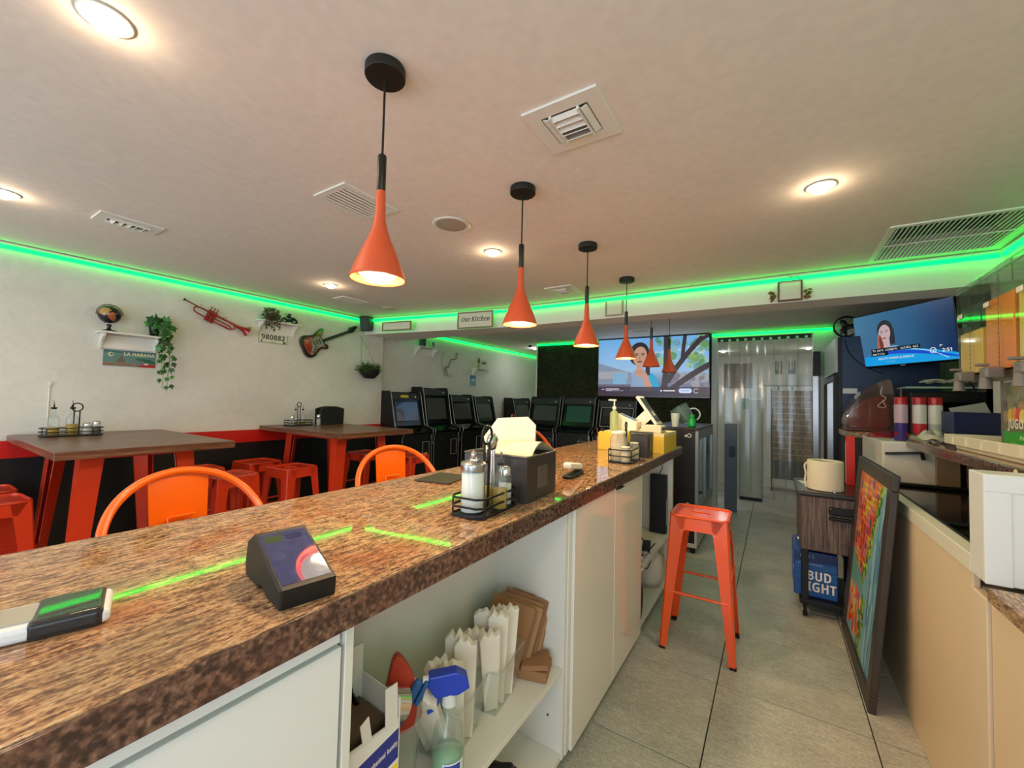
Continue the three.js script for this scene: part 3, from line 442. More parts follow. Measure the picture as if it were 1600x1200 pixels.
// ---------------------------------------------------------------- things on the walls
const frameBars = (w, h, t, d) => [bx(w, t, d, 0, h / 2 - t / 2, d / 2), bx(w, t, d, 0, -h / 2 + t / 2, d / 2), bx(t, h - 2 * t, d, w / 2 - t / 2, 0, d / 2), bx(t, h - 2 * t, d, -w / 2 + t / 2, 0, d / 2)];
function onWall(name, label, category, at, dir = [0, 0, -1], group) {      // x along dir, z out of the wall that faces +x
  const t = thing(name, label, category, at, 0, group), X = V(...dir).normalize(), Z = V(1, 0, 0), Y = Z.clone().cross(X);
  t.quaternion.setFromRotationMatrix(new THREE.Matrix4().makeBasis(X, Y, Z)); return t;
}
const textLines = (g, x, y, w, n, lh, color) => { g.fillStyle = color; for (let i = 0; i < n; i++) { const k = w * (0.6 + 0.4 * hash2(i, n, 3)); for (let j = 0; j < 14; j++) g.fillRect(x - k / 2 + j * k / 14, y + i * lh + 2 * Math.sin(j * 2.1 + i), k / 20, 2); } };
function wallShelf(label, at, w, d) {
  const t = onWall('wall_shelf', label, 'shelf', at);
  mesh('board', rb(w, 0.014, d, 0.003, 0, 0, d / 2), whiteMetal, t); mesh('back_rail', rb(w * 0.84, 0.11, 0.012, 0.003, 0, -0.064, 0.006), whiteMetal, t);
  for (const s of [-1, 1]) { const g = ext([[0, 0], [d * 0.85, 0], [d * 0.8, -0.025], [d * 0.35, -0.06], [0.012, -0.12], [0, -0.12]], 0.014); g.rotateY(-Math.PI / 2); g.translate(s * w * 0.42 + 0.007, -0.007, 0); mesh('bracket', g, whiteMetal, t); }
  return t;
}
const leafShape = (() => { const p = []; for (let k = 0; k < 10; k++) { const a = Math.PI / 2 + k * Math.PI / 5, r = k % 2 ? 0.5 : [1.15, 0.85, 0.7, 0.7, 0.85][k / 2]; p.push([Math.cos(a) * r, Math.sin(a) * r]); } return shapeOf(p); })();
const leafGeo = (() => { const g = new THREE.ExtrudeGeometry(leafShape, { depth: 0.04, bevelEnabled: false }); const p = g.attributes.position; for (let i = 0; i < p.count; i++) p.setZ(i, p.getZ(i) - 0.35 * p.getX(i) ** 2 - 0.15 * p.getY(i) ** 2); g.computeVertexNormals(); return g; })();
const ivyMats = [0x1f5a1c, 0x2f7526, 0x3f8a34, 0x174413].map((c) => M(c, 0.5));
wallShelf('white wall shelf under the small black globe and ivy pot', [LW, 1.846, -1.13], 0.4, 0.13);
{
  const t = thing('desk_globe', 'small black and gold desk globe on the white shelf', 'globe', [LW + 0.075, 1.853, -0.99]);
  mesh('base', lathe([[0, 0], [0.05, 0], [0.052, 0.005], [0.03, 0.012], [0.012, 0.02], [0.011, 0.04], [0.018, 0.048], [0.009, 0.058], [0, 0.06]], 24), blackGloss, t);
  const gt = print(512, 256, (g, w, h) => { g.fillStyle = '#241c22'; g.fillRect(0, 0, w, h); for (const [x, y, a, b, c] of [[120, 90, 60, 40, '#b08a4a'], [150, 160, 34, 50, '#a8603a'], [270, 90, 50, 34, '#b59a58'], [285, 150, 40, 46, '#b0643e'], [370, 84, 80, 42, '#9c8a50'], [430, 176, 34, 20, '#a86a44']]) { g.fillStyle = c; g.beginPath(); for (let k = 0; k < 14; k++) { const q = k * Math.PI / 7, r = 0.7 + 0.4 * hash2(k, x, 5); g.lineTo(x + Math.cos(q) * a * r, y + Math.sin(q) * b * r); } g.fill(); } });
  const b = mesh('sphere', sph(0.07, 0, 0, 0, 28), M(0xffffff, 0.2, 0, { map: gt }), t); b.position.set(0, 0.135, 0); b.rotation.set(0.3, 1.1, 0.2);
  const arc = tor(0.077, 0.003, 0, 0.135, 0, 0, Math.PI / 2, 0, Math.PI * 1.05); mesh('meridian_arm', arc, M(0x6b5526, 0.35, 0.8), t); mesh('axis', rod([0, 0.21, -0.03], [0, 0.06, 0.03], 0.003), M(0x6b5526, 0.35, 0.8), t);
}
{
  const t = thing('potted_ivy', 'trailing ivy in a black pot at the end of the globe shelf', 'plant', [LW + 0.075, 1.853, -1.27]);
  mesh('pot', lathe([[0, 0], [0.03, 0], [0.04, 0.075], [0.041, 0.085], [0.036, 0.085], [0.03, 0.07], [0, 0.07]], 24), blackGloss, t);
  const trails = []; for (const [dz, dx, len] of [[-0.06, 0.03, 0.43], [-0.085, 0.05, 0.34], [-0.035, 0.06, 0.3], [-0.1, 0.01, 0.42], [-0.02, 0.04, 0.22]]) trails.push([[0, 0.08, 0], [dx * 0.6, 0.12, dz * 0.6], [dx, 0.04, dz], [dx, -len * 0.5, dz - 0.01], [dx, -len, dz]]);
  mesh('stems', trails.map((p) => tube(p, 0.0018, 20, 5)), M(0x6f8a4a, 0.6), t);
  trails.forEach((p, i) => { const c = new THREE.CatmullRomCurve3(p.map((q) => V(...q))); for (let k = 0; k < 13; k++) { const f = 0.12 + 0.87 * k / 12, q = c.getPoint(f), s = 0.046 * (1 - 0.42 * f) * rr(0.8, 1.15); const l = mesh('leaf', leafGeo, ivyMats[Math.floor(rnd() * 4)], t); l.position.set(q.x + rr(0, 0.02), q.y + rr(-0.01, 0.012), q.z + rr(-0.032, 0.032)); l.rotation.set(rr(-0.5, 0.5), Math.PI / 2 + rr(-0.7, 0.7), Math.PI + rr(-0.7, 0.7)); l.scale.setScalar(s); } });
  for (let k = 0; k < 12; k++) { const l = mesh('leaf', leafGeo, ivyMats[k % 4], t), a = k * 2.4; l.position.set(Math.cos(a) * 0.035 + 0.01, 0.1 + 0.02 * (k % 3), Math.sin(a) * 0.055 - 0.015); l.rotation.set(rr(-0.8, 0.2), Math.PI / 2 + rr(-1, 1), rr(-1.6, 1.6)); l.scale.setScalar(rr(0.038, 0.052)); }
}
{
  const t = onWall('tin_sign', 'tin sign reading LA HABANA below the globe shelf', 'sign', [LW + 0.001, 1.655, -1.144]);
  const p = print(640, 256, (g, w, h) => { g.fillStyle = '#5d8580'; g.fillRect(0, 0, w, h); g.fillStyle = '#3e6a76'; g.fillRect(0, 0, w, 40); g.fillStyle = '#b7c79a'; g.beginPath(); g.arc(85, 70, 36, 0, 7); g.fill(); g.fillStyle = '#40626a'; g.beginPath(); g.arc(95, 66, 16, 0, 7); g.fill(); g.fillStyle = '#6d5c55'; g.beginPath(); g.moveTo(150, 200); g.lineTo(210, 70); g.lineTo(270, 200); g.fill(); g.fillStyle = '#1f6b4a'; g.beginPath(); g.moveTo(380, 110); g.quadraticCurveTo(560, 100, 640, 170); g.lineTo(640, 200); g.lineTo(400, 140); g.fill(); g.fillStyle = '#b2242e'; g.beginPath(); g.moveTo(330, 120); g.lineTo(470, 190); g.lineTo(640, 205); g.lineTo(640, 256); g.lineTo(380, 256); g.lineTo(480, 210); g.fill(); g.fillStyle = '#8c7a62'; for (let i = 0; i < 4; i++) g.fillRect(20 + i * 100, 196, 70, 48); g.fillStyle = '#a5413a'; g.fillRect(0, 222, 380, 14); g.fillStyle = '#fff2d0'; g.beginPath(); g.ellipse(520, 205, 34, 10, 0, 0, 7); g.fill(); g.fillStyle = '#e6dcae'; g.font = 'bold 74px sans-serif'; g.fillText('LA HABANA', 236, 78, 396); });
  mesh('plate', rb(0.325, 0.128, 0.004, 0.001, 0, 0, 0.002), M(0x8b8f88, 0.5, 0.3), t); mesh('print', new THREE.PlaneGeometry(0.323, 0.126).translate(0, 0, 0.0046), M(0xffffff, 0.45, 0, { map: p }), t);
}
{ // trumpet hung at a slant
  const A = [LW + 0.035, 2.21, -1.5], t = onWall('wall_trumpet', 'red lacquered trumpet hung at a slant on the cream wall', 'trumpet', A, [0, -0.205, -0.505]), r = M(0x9a0f18, 0.22, 0.35, { clearcoat: 0.7 });
  mesh('mouthpiece', lathe([[0, 0], [0.004, 0], [0.0045, 0.03], [0.011, 0.045], [0.012, 0.05], [0, 0.05]], 16).rotateZ(Math.PI / 2).translate(0.02, 0, 0), M(0x3a1a18, 0.4, 0.4), t);
  mesh('lead_pipe', tube([[0, 0, 0], [0.2, 0, 0], [0.4, 0, 0], [0.435, -0.02, 0], [0.4, -0.055, 0], [0.3, -0.058, 0]], 0.0062, 60, 8, false, 0.2), r, t);
  mesh('bell', [lathe([[0.0065, 0], [0.0085, 0.1], [0.012, 0.2], [0.019, 0.26], [0.03, 0.295], [0.05, 0.318], [0.056, 0.322], [0.053, 0.323], [0.028, 0.298], [0.016, 0.262]], 28).rotateZ(-Math.PI / 2).translate(0.215, 0.001, 0.012), tube([[0.22, 0.0, 0.012], [0.12, 0, 0.012], [0.075, -0.012, 0.012], [0.065, -0.032, 0.01], [0.08, -0.055, 0.008], [0.15, -0.06, 0.006], [0.2, -0.06, 0]], 0.0065, 50, 8, false, 0.3)], r, t);
  mesh('tuning_slide', tube([[0.24, -0.03, -0.004], [0.38, -0.03, -0.004], [0.405, -0.045, -0.004], [0.38, -0.06, -0.004], [0.24, -0.06, -0.004]], 0.0058, 40, 8, false, 0.2), r, t);
  for (let k = 0; k < 3; k++) { const v = mesh('valve', cyl(0.0125, 0.0125, 0.11, 0.185 + k * 0.027, -0.03, 0.0), r, t); mesh('valve_cap', [cyl(0.004, 0.004, 0.03, 0.185 + k * 0.027, 0.04, 0), cyl(0.009, 0.009, 0.004, 0.185 + k * 0.027, 0.056, 0)], r, v); }
  mesh('finger_ring', [tor(0.013, 0.002, 0.32, 0.016, 0.0), rod([0.1, 0.004, 0.004], [0.1, 0.03, 0.004], 0.002)], r, t);
}
wallShelf('white wall shelf under the small black motorcycle', [LW, 2.145, -2.3], 0.42, 0.12);
{
  const t = onWall('licence_plate', 'white licence plate reading 980882 below the motorcycle shelf', 'plate', [LW + 0.001, 1.993, -2.275]);
  const p = print(600, 280, (g, w, h) => { g.fillStyle = '#e2ddc8'; g.fillRect(0, 0, w, h); g.strokeStyle = '#20241f'; g.lineWidth = 9; g.strokeRect(8, 8, w - 16, h - 16); g.fillStyle = '#20241f'; g.font = 'bold 150px sans-serif'; g.textAlign = 'center'; g.fillText('980882', w / 2, 200, 530); g.font = 'bold 44px sans-serif'; g.fillText('P A N A M A', w / 2 + 30, 60, 360); g.font = 'bold 40px sans-serif'; g.fillText('2 0 1 8', w / 2, 258); g.fillRect(40, 26, 30, 34); g.fillRect(500, 222, 64, 34); g.beginPath(); g.moveTo(40, 256); g.lineTo(62, 214); g.lineTo(84, 256); g.fill(); });
  mesh('plate', rb(0.3, 0.135, 0.003, 0.001, 0, 0, 0.0016), M(0xd8d4c4, 0.4, 0.2), t); mesh('print', new THREE.PlaneGeometry(0.298, 0.133).translate(0, 0, 0.0036), M(0xffffff, 0.45, 0, { map: p }), t);
}
function tuft(n, fn, r0, r1, sx = 0.35) { const gs = []; for (let i = 0; i < n; i++) { const q = fn(i / n), s = rr(r0, r1), g = new THREE.OctahedronGeometry(s, 0); g.scale(1, sx, 0.22); g.rotateX(rr(-1.2, 1.2)); g.rotateY(rr(0, 6.3)); g.rotateZ(rr(-0.8, 0.8)); g.translate(...q); gs.push(g); } return gs; }
{
  const t = thing('trailing_succulent', 'brown-green trailing succulent beside the black motorcycle', 'plant', [LW + 0.075, 2.152, -2.2]);
  mesh('pot', lathe([[0, 0], [0.035, 0], [0.042, 0.07], [0.036, 0.07], [0, 0.06]], 20), M(0x4a3326, 0.7), t);
  const f = mesh('foliage', [...tuft(260, () => [rr(-0.03, 0.055), rr(0.0, 0.125), rr(-0.075, 0.075)], 0.014, 0.021), ...tuft(220, () => { const k = Math.floor(rnd() * 6), L = [0.1, 0.06, 0.12, 0.09, 0.07, 0.1][k]; return [rr(0.05, 0.07), rr(-L, 0.06), -0.065 + k * 0.026]; }, 0.012, 0.018)], M(0x4d4a2a, 0.7), t); f.userData.kind = 'stuff';
}
{
  const t = onWall('toy_motorcycle', 'small black model motorcycle on the white shelf', 'model', [LW + 0.06, 2.152, -2.405]);
  for (const x of [-0.055, 0.05]) { const w = mesh('wheel', tor(0.024, 0.007, x, 0.03, 0), rubber, t); mesh('rim', [tor(0.015, 0.002, x, 0.03, 0), rod([x - 0.015, 0.03, 0], [x + 0.015, 0.03, 0], 0.0015), rod([x, 0.015, 0], [x, 0.045, 0], 0.0015)], chrome, w); }
  mesh('frame', [tube([[-0.055, 0.03, 0.006], [-0.035, 0.08, 0.006], [-0.03, 0.098, 0.004]], 0.003), rb(0.05, 0.03, 0.02, 0.008, -0.002, 0.036, 0), tube([[-0.03, 0.07, 0], [0, 0.06, 0], [0.05, 0.035, 0]], 0.004)], blackGloss, t);
  mesh('tank', sph(0.5, 0, 0, 0, 14).scale(0.05, 0.028, 0.026).translate(-0.008, 0.075, 0), blackGloss, t); mesh('saddle', rb(0.05, 0.012, 0.024, 0.005, 0.035, 0.068, 0, 0, 0, -0.1), black, t);
  mesh('handlebar', tube([[-0.04, 0.1, -0.03], [-0.03, 0.105, 0], [-0.04, 0.1, 0.03]], 0.0025, 12, 6), blackGloss, t); mesh('fender', tor(0.034, 0.006, 0.05, 0.03, 0, 0, 0, -0.3, Math.PI * 1.1), blackGloss, t); mesh('rider_case', rb(0.03, 0.02, 0.024, 0.006, 0.0, 0.1, 0), black, t);
}
{ // metal guitar
  const t = onWall('wall_guitar', 'red and black electric guitar hung at a slant near the corner', 'guitar', [LW + 0.012, 1.975, -2.715], [0, 0.262, -0.565]); t.scale.setScalar(1.18);
  const S = [[-0.125, 0.0], [-0.12, 0.07], [-0.08, 0.105], [-0.02, 0.092], [0.03, 0.085], [0.08, 0.105], [0.125, 0.118], [0.14, 0.098], [0.105, 0.068], [0.09, 0.03], [0.1, -0.02], [0.125, -0.05], [0.12, -0.078], [0.095, -0.078], [0.06, -0.062], [0.02, -0.07], [-0.03, -0.1], [-0.085, -0.105], [-0.118, -0.07]];
  const g = ext(spline(S), 0.022, 0.004); mesh('body', g, M(0x1a0b0a, 0.25, 0, { clearcoat: 0.7 }), t, 'dark burst edge');
  const inner = ext(spline(S.map(([x, y]) => [x * 0.84, y * 0.82])), 0.0015).translate(0, 0, 0.0262);
  const guitarTex = dataTex(128, 128, (u, v) => { const n = fbm(u, v, 6, 6, 4, 301); return ramp([[0.3, [92, 22, 20]], [0.5, [150, 40, 32]], [0.7, [170, 66, 44]]], n); }, true, 0.25);
  mesh('face', inner, metre(M(0xffffff, 0.22, 0, { map: guitarTex, clearcoat: 0.8 })), t, 'glossy red face');
  mesh('pickguard', ext(spline([[-0.02, 0.04], [0.03, 0.062], [0.075, 0.05], [0.085, 0.0], [0.09, -0.045], [0.06, -0.045], [0.01, -0.05], [-0.05, -0.085], [-0.075, -0.075], [-0.04, -0.03]]), 0.002).translate(0, 0, 0.0278), M(0x8d9183, 0.4), t);
  for (const [x, q] of [[-0.005, 0.15], [0.028, 0.0], [0.058, 0]]) mesh('pickup', rb(0.01, 0.05, 0.004, 0.002, x, 0.012, 0.031, 0, 0, q), black, t);
  for (const [x, y] of [[0.0, -0.03], [-0.02, -0.05], [-0.045, -0.066]]) mesh('knob', cyl(0.007, 0.008, 0.008, x, y, 0.033, 14, Math.PI / 2), black, t);
  mesh('signature', [tube([[-0.085, 0.05, 0.0285], [-0.075, 0.068, 0.0285], [-0.064, 0.05, 0.0285], [-0.08, 0.045, 0.0285], [-0.055, 0.046, 0.0285], [-0.045, 0.06, 0.0285], [-0.03, 0.052, 0.0285], [-0.01, 0.07, 0.0285]], 0.0017, 50, 5), rod([-0.08, 0.034, 0.0285], [-0.076, 0.026, 0.0285], 0.002)], M(0xe2cfa6, 0.5), t, 'pale scribbled signature');
  mesh('neck', rb(0.33, 0.03, 0.016, 0.004, 0.25, 0.004, 0.02), M(0x1c1d17, 0.4), t); for (let k = 0; k < 10; k++) mesh('fret', bx(0.002, 0.028, 0.002, 0.12 + k * 0.028, 0.004, 0.0285), midGrey, t);
  mesh('headstock', ext(spline([[0.41, -0.012], [0.42, 0.022], [0.46, 0.03], [0.52, 0.036], [0.53, 0.02], [0.5, 0.004], [0.46, -0.016]]), 0.012).translate(0, 0, 0.012), black, t); for (let k = 0; k < 6; k++) mesh('tuning_peg', cyl(0.005, 0.005, 0.014, 0.43 + k * 0.016, 0.036, 0.018, 8), darkGrey, t);
}
{
  const t = thing('wall_speaker', 'black box speaker mounted in the corner by the beam', 'speaker', [LW + 0.11, 2.315, -3.36], 0.5);
  mesh('cabinet', ext([[-0.05, -0.085], [0.05, -0.085], [0.06, 0.085], [-0.06, 0.085]], 0.13, 0.006).translate(0, 0, -0.065).rotateX(0.25), black, t); mesh('grille', rb(0.1, 0.15, 0.006, 0.003, 0, 0, 0.074, 0.0).rotateX(0.25), darkGrey, t); mesh('bracket', [bx(0.02, 0.02, 0.12, -0.05, -0.02, -0.07), rb(0.05, 0.05, 0.03, 0.004, -0.06, -0.05, -0.05)], black, t);
}
{
  const t = thing('hanging_planter', 'bushy green plant in a black planter hung from a string', 'plant', [LW + 0.11, 1.62, -3.43]); t.scale.set(1.0, 1.15, 1.35);
  mesh('pot', lathe([[0, 0], [0.05, 0.004], [0.09, 0.05], [0.1, 0.1], [0.094, 0.1], [0.08, 0.06], [0, 0.05]], 26), M(0x161412, 0.6), t);
  mesh('string', [rod([-0.08, 0.46, 0.06], [0, 0.1, 0.095], 0.002), rod([-0.08, 0.46, 0.06], [0, 0.1, -0.095], 0.002)], M(0x8a7a58, 0.8), t); mesh('nail', cyl(0.004, 0.004, 0.03, -0.085, 0.46, 0.06, 8, 0, 0, Math.PI / 2), steel, t);
  const blades = []; for (let i = 0; i < 260; i++) { const a = rr(0, 6.28), e = rr(0.0, 1.25), L = rr(0.06, 0.12), d = [Math.cos(a) * Math.cos(e), Math.sin(e) - 0.15, Math.sin(a) * Math.cos(e)], o = [rr(-0.06, 0.06), rr(0.06, 0.12), rr(-0.08, 0.08)]; const g = new THREE.ConeGeometry(0.012, L, 4); g.scale(1, 1, 0.35); g.applyQuaternion(new THREE.Quaternion().setFromUnitVectors(V(0, 1, 0), V(...d).normalize())); g.translate(Math.max(-0.085, o[0] + d[0] * 0.05), o[1] + d[1] * 0.05, o[2] + d[2] * 0.05); blades.push(g); }
  const f = mesh('foliage', blades.slice(0, 140), M(0x2c4a1c, 0.6), t); f.userData.kind = 'stuff'; const f2 = mesh('foliage', blades.slice(140), M(0x4f6b2c, 0.6), t); f2.userData.kind = 'stuff';
}
// ---- wall behind the beam
wallShelf('white wall shelf close under the ceiling behind the beam', [LW2, 2.155, -4.56], 0.44, 0.13);
one('tin_can', 'dark green tin can on the high shelf behind the beam', 'can', [cyl(0.05, 0.05, 0.11, 0, 0.055, 0), tor(0.05, 0.003, 0, 0.11, 0, Math.PI / 2)], M(0x27483a, 0.4, 0.2), [LW2 + 0.07, 2.162, -4.46]);
{
  const t = onWall('small_clock', 'round twin bell clock on the high shelf behind the beam', 'clock', [LW2 + 0.07, 2.162, -4.68]);
  mesh('case', tor(0.045, 0.009, 0, 0.055, 0), chrome, t); mesh('face', cyl(0.042, 0.042, 0.012, 0, 0.055, 0, 24, Math.PI / 2), M(0x8fa59a, 0.4), t); mesh('hands', [rod([0, 0.055, 0.009], [0.02, 0.075, 0.009], 0.002), rod([0, 0.055, 0.009], [0, 0.085, 0.009], 0.0015)], black, t); mesh('feet', [rod([-0.03, 0, 0], [-0.025, 0.02, 0], 0.004), rod([0.03, 0, 0], [0.025, 0.02, 0], 0.004)], chrome, t);
}
{
  const t = onWall('wall_sculpture', 'pale crescent and twig sculpture on the wall behind the beam', 'wall art', [LW2, 1.94, -5.14]);
  mesh('crescent', tube([[-0.16, 0.2, 0.012], [-0.19, 0.08, 0.014], [-0.17, -0.05, 0.016], [-0.1, -0.15, 0.016], [0, -0.18, 0.014], [0.05, -0.165, 0.01]], 0.009, 40, 6), M(0xb7b18e, 0.6), t);
  mesh('twig', [tube([[-0.11, -0.08, 0.014], [-0.08, -0.03, 0.014], [-0.03, -0.04, 0.014], [0.01, 0.06, 0.014], [0.04, 0.1, 0.014], [0.15, 0.11, 0.014], [0.18, 0.2, 0.014]], 0.008, 50, 6, false, 0.2), tube([[-0.12, -0.16, 0.012], [-0.08, -0.08, 0.014], [-0.04, -0.14, 0.014]], 0.006, 20, 6), sph(0.016, 0.185, 0.21, 0.014, 10)], M(0x7f7658, 0.6), t);
}
wallShelf('white wall shelf with two little potted plants behind the beam', [LW2, 1.93, -5.95], 0.42, 0.13);
for (const [z, m, label] of [[-5.86, 0x5a4a2a, 'brass candle stand on the small shelf behind the beam']]) { const t = thing('candle_stand', label, 'candle stand', [LW2 + 0.07, 1.937, z]); mesh('base', lathe([[0, 0], [0.03, 0], [0.03, 0.01], [0.008, 0.02], [0.007, 0.1], [0.028, 0.115], [0.03, 0.14], [0, 0.14]], 18), M(0x8a7434, 0.35, 0.7), t); mesh('candle', cyl(0.018, 0.018, 0.05, 0, 0.16, 0), M(0x6a5a34, 0.7), t); }
{
  const t = thing('potted_succulent', 'spiky potted succulent on the small shelf behind the beam', 'plant', [LW2 + 0.07, 1.937, -6.02]); mesh('pot', lathe([[0, 0], [0.04, 0], [0.055, 0.08], [0.048, 0.08], [0, 0.07]], 20), M(0xd9d6c4, 0.6), t);
  for (let k = 0; k < 16; k++) { const g = new THREE.ConeGeometry(0.009, 0.1, 5), a = k * 2.39, e = 0.5 + 0.06 * k; g.translate(0, 0.05, 0); g.rotateX(1.3 - e * 0.75); g.rotateY(a); const l = mesh('leaf', g, M(k % 3 ? 0x6a6a3a : 0x84603a, 0.6), t); l.position.set(0, 0.07, 0); }
}
{
  const t = onWall('small_picture', 'small blue and white picture below the plant shelf', 'picture', [LW2 + 0.001, 1.72, -5.77]);
  const p = print(160, 200, (g, w, h) => { g.fillStyle = '#7f9fb6'; g.fillRect(0, 0, w, h); g.fillStyle = '#2f6fa6'; g.fillRect(10, 10, w - 20, 60); g.fillStyle = '#cfdde2'; for (let i = 0; i < 9; i++) g.fillRect(10 + hash2(i, 1, 2) * 120, 60 + hash2(i, 2, 2) * 110, 14 + hash2(i, 3, 2) * 30, 10 + 14 * hash2(i, 4, 2)); g.fillStyle = '#3c5a72'; for (let i = 0; i < 8; i++) g.fillRect(10 + hash2(i, 5, 2) * 120, 80 + hash2(i, 6, 2) * 100, 10 + hash2(i, 7, 2) * 20, 8); });
  mesh('board', rb(0.19, 0.2, 0.012, 0.002, 0, 0, 0.006), whiteMetal, t); mesh('print', new THREE.PlaneGeometry(0.18, 0.19).translate(0, 0, 0.0126), M(0xffffff, 0.5, 0, { map: p }), t);
}
// ---- signs on the beam
function beamFrame(label, u0, v0, u1, v1, draw, wood2 = 0x8a6f52) {
  const zb = (x) => (x < -2.4 ? -3.735 + (-2.4 - x) * (0.315 / 2.08) : -3.735), a0 = onZ(u0, v0, -3.71), z = zb(a0.x) + 0.004, a = onZ(u0, v0, z), b = onZ(u1, v1, z), w = b.x - a.x, h = Math.max(0.1, a.y - b.y - 0.02);
  const t = thing('framed_sign', label, 'sign', [(a.x + b.x) / 2, (a.y + b.y) / 2, z], a.x < -2.4 ? Math.atan2(0.315, 2.08) : 0);
  if (a.x < -2.4) t.position.z += 0.012;
  mesh('frame', frameBars(w, h, 0.012, 0.018), M(wood2, 0.6), t); mesh('board', bx(w - 0.02, h - 0.02, 0.008, 0, 0, 0.005), M(0xded8c8, 0.7), t);
  mesh('print', new THREE.PlaneGeometry(w - 0.024, h - 0.024).translate(0, 0, 0.0095), M(0xffffff, 0.7, 0, { map: print(512, Math.max(64, Math.round(512 * h / w)), draw) }), t); return t;
}
const paper = (g, w, h) => { g.fillStyle = '#e4ddcb'; g.fillRect(0, 0, w, h); };
beamFrame('narrow framed sign with faint script near the corner speaker', 603, 504, 641, 516, (g, w, h) => { paper(g, w, h); g.fillStyle = '#9a927f'; g.font = `italic ${h * 0.34}px serif`; textLines(g, w / 2, h * 0.5, w * 0.7, 1, 10, '#8d8674'); });
beamFrame('framed sign reading Our Kitchen on the beam', 720, 489, 769, 512, (g, w, h) => { paper(g, w, h); g.fillStyle = '#20211f'; g.font = `italic bold ${h * 0.46}px serif`; g.textAlign = 'center'; g.fillText('Our Kitchen', w / 2, h * 0.6, w * 0.86); textLines(g, w / 2, h * 0.8, w * 0.9, 1, 8, '#55544c'); });
beamFrame('small square sign with faint writing on the beam behind the pendant lamps', 947, 466, 974, 494, (g, w, h) => { paper(g, w, h); textLines(g, w / 2, h * 0.25, w * 0.6, 5, h * 0.13, '#948c78'); }, 0xa69a84);
{
  const t = beamFrame('small square framed text with a gilt leafy crest on the beam', 1215, 438, 1254, 471, (g, w, h) => { paper(g, w, h); textLines(g, w / 2, h * 0.22, w * 0.62, 6, h * 0.11, '#a89e8c'); }, 0x6e4a32);
  const gilt = M(0x8a6a34, 0.5, 0.3);
  mesh('crest', merged(tuft(26, () => [rr(-0.09, 0.09), 0.09 + rr(0, 0.02), 0.012], 0.008, 0.016, 0.6)), gilt, t, 'gilt leafy crest').userData.kind = 'stuff';
  for (const sx of [-1, 1]) mesh('side_leaves', merged(tuft(18, () => [sx * 0.11 + rr(-0.02, 0.02), -0.035 + rr(-0.035, 0.03), 0.012], 0.01, 0.02, 0.8)), gilt, t, 'gilt leafy side spray').userData.kind = 'stuff';
}
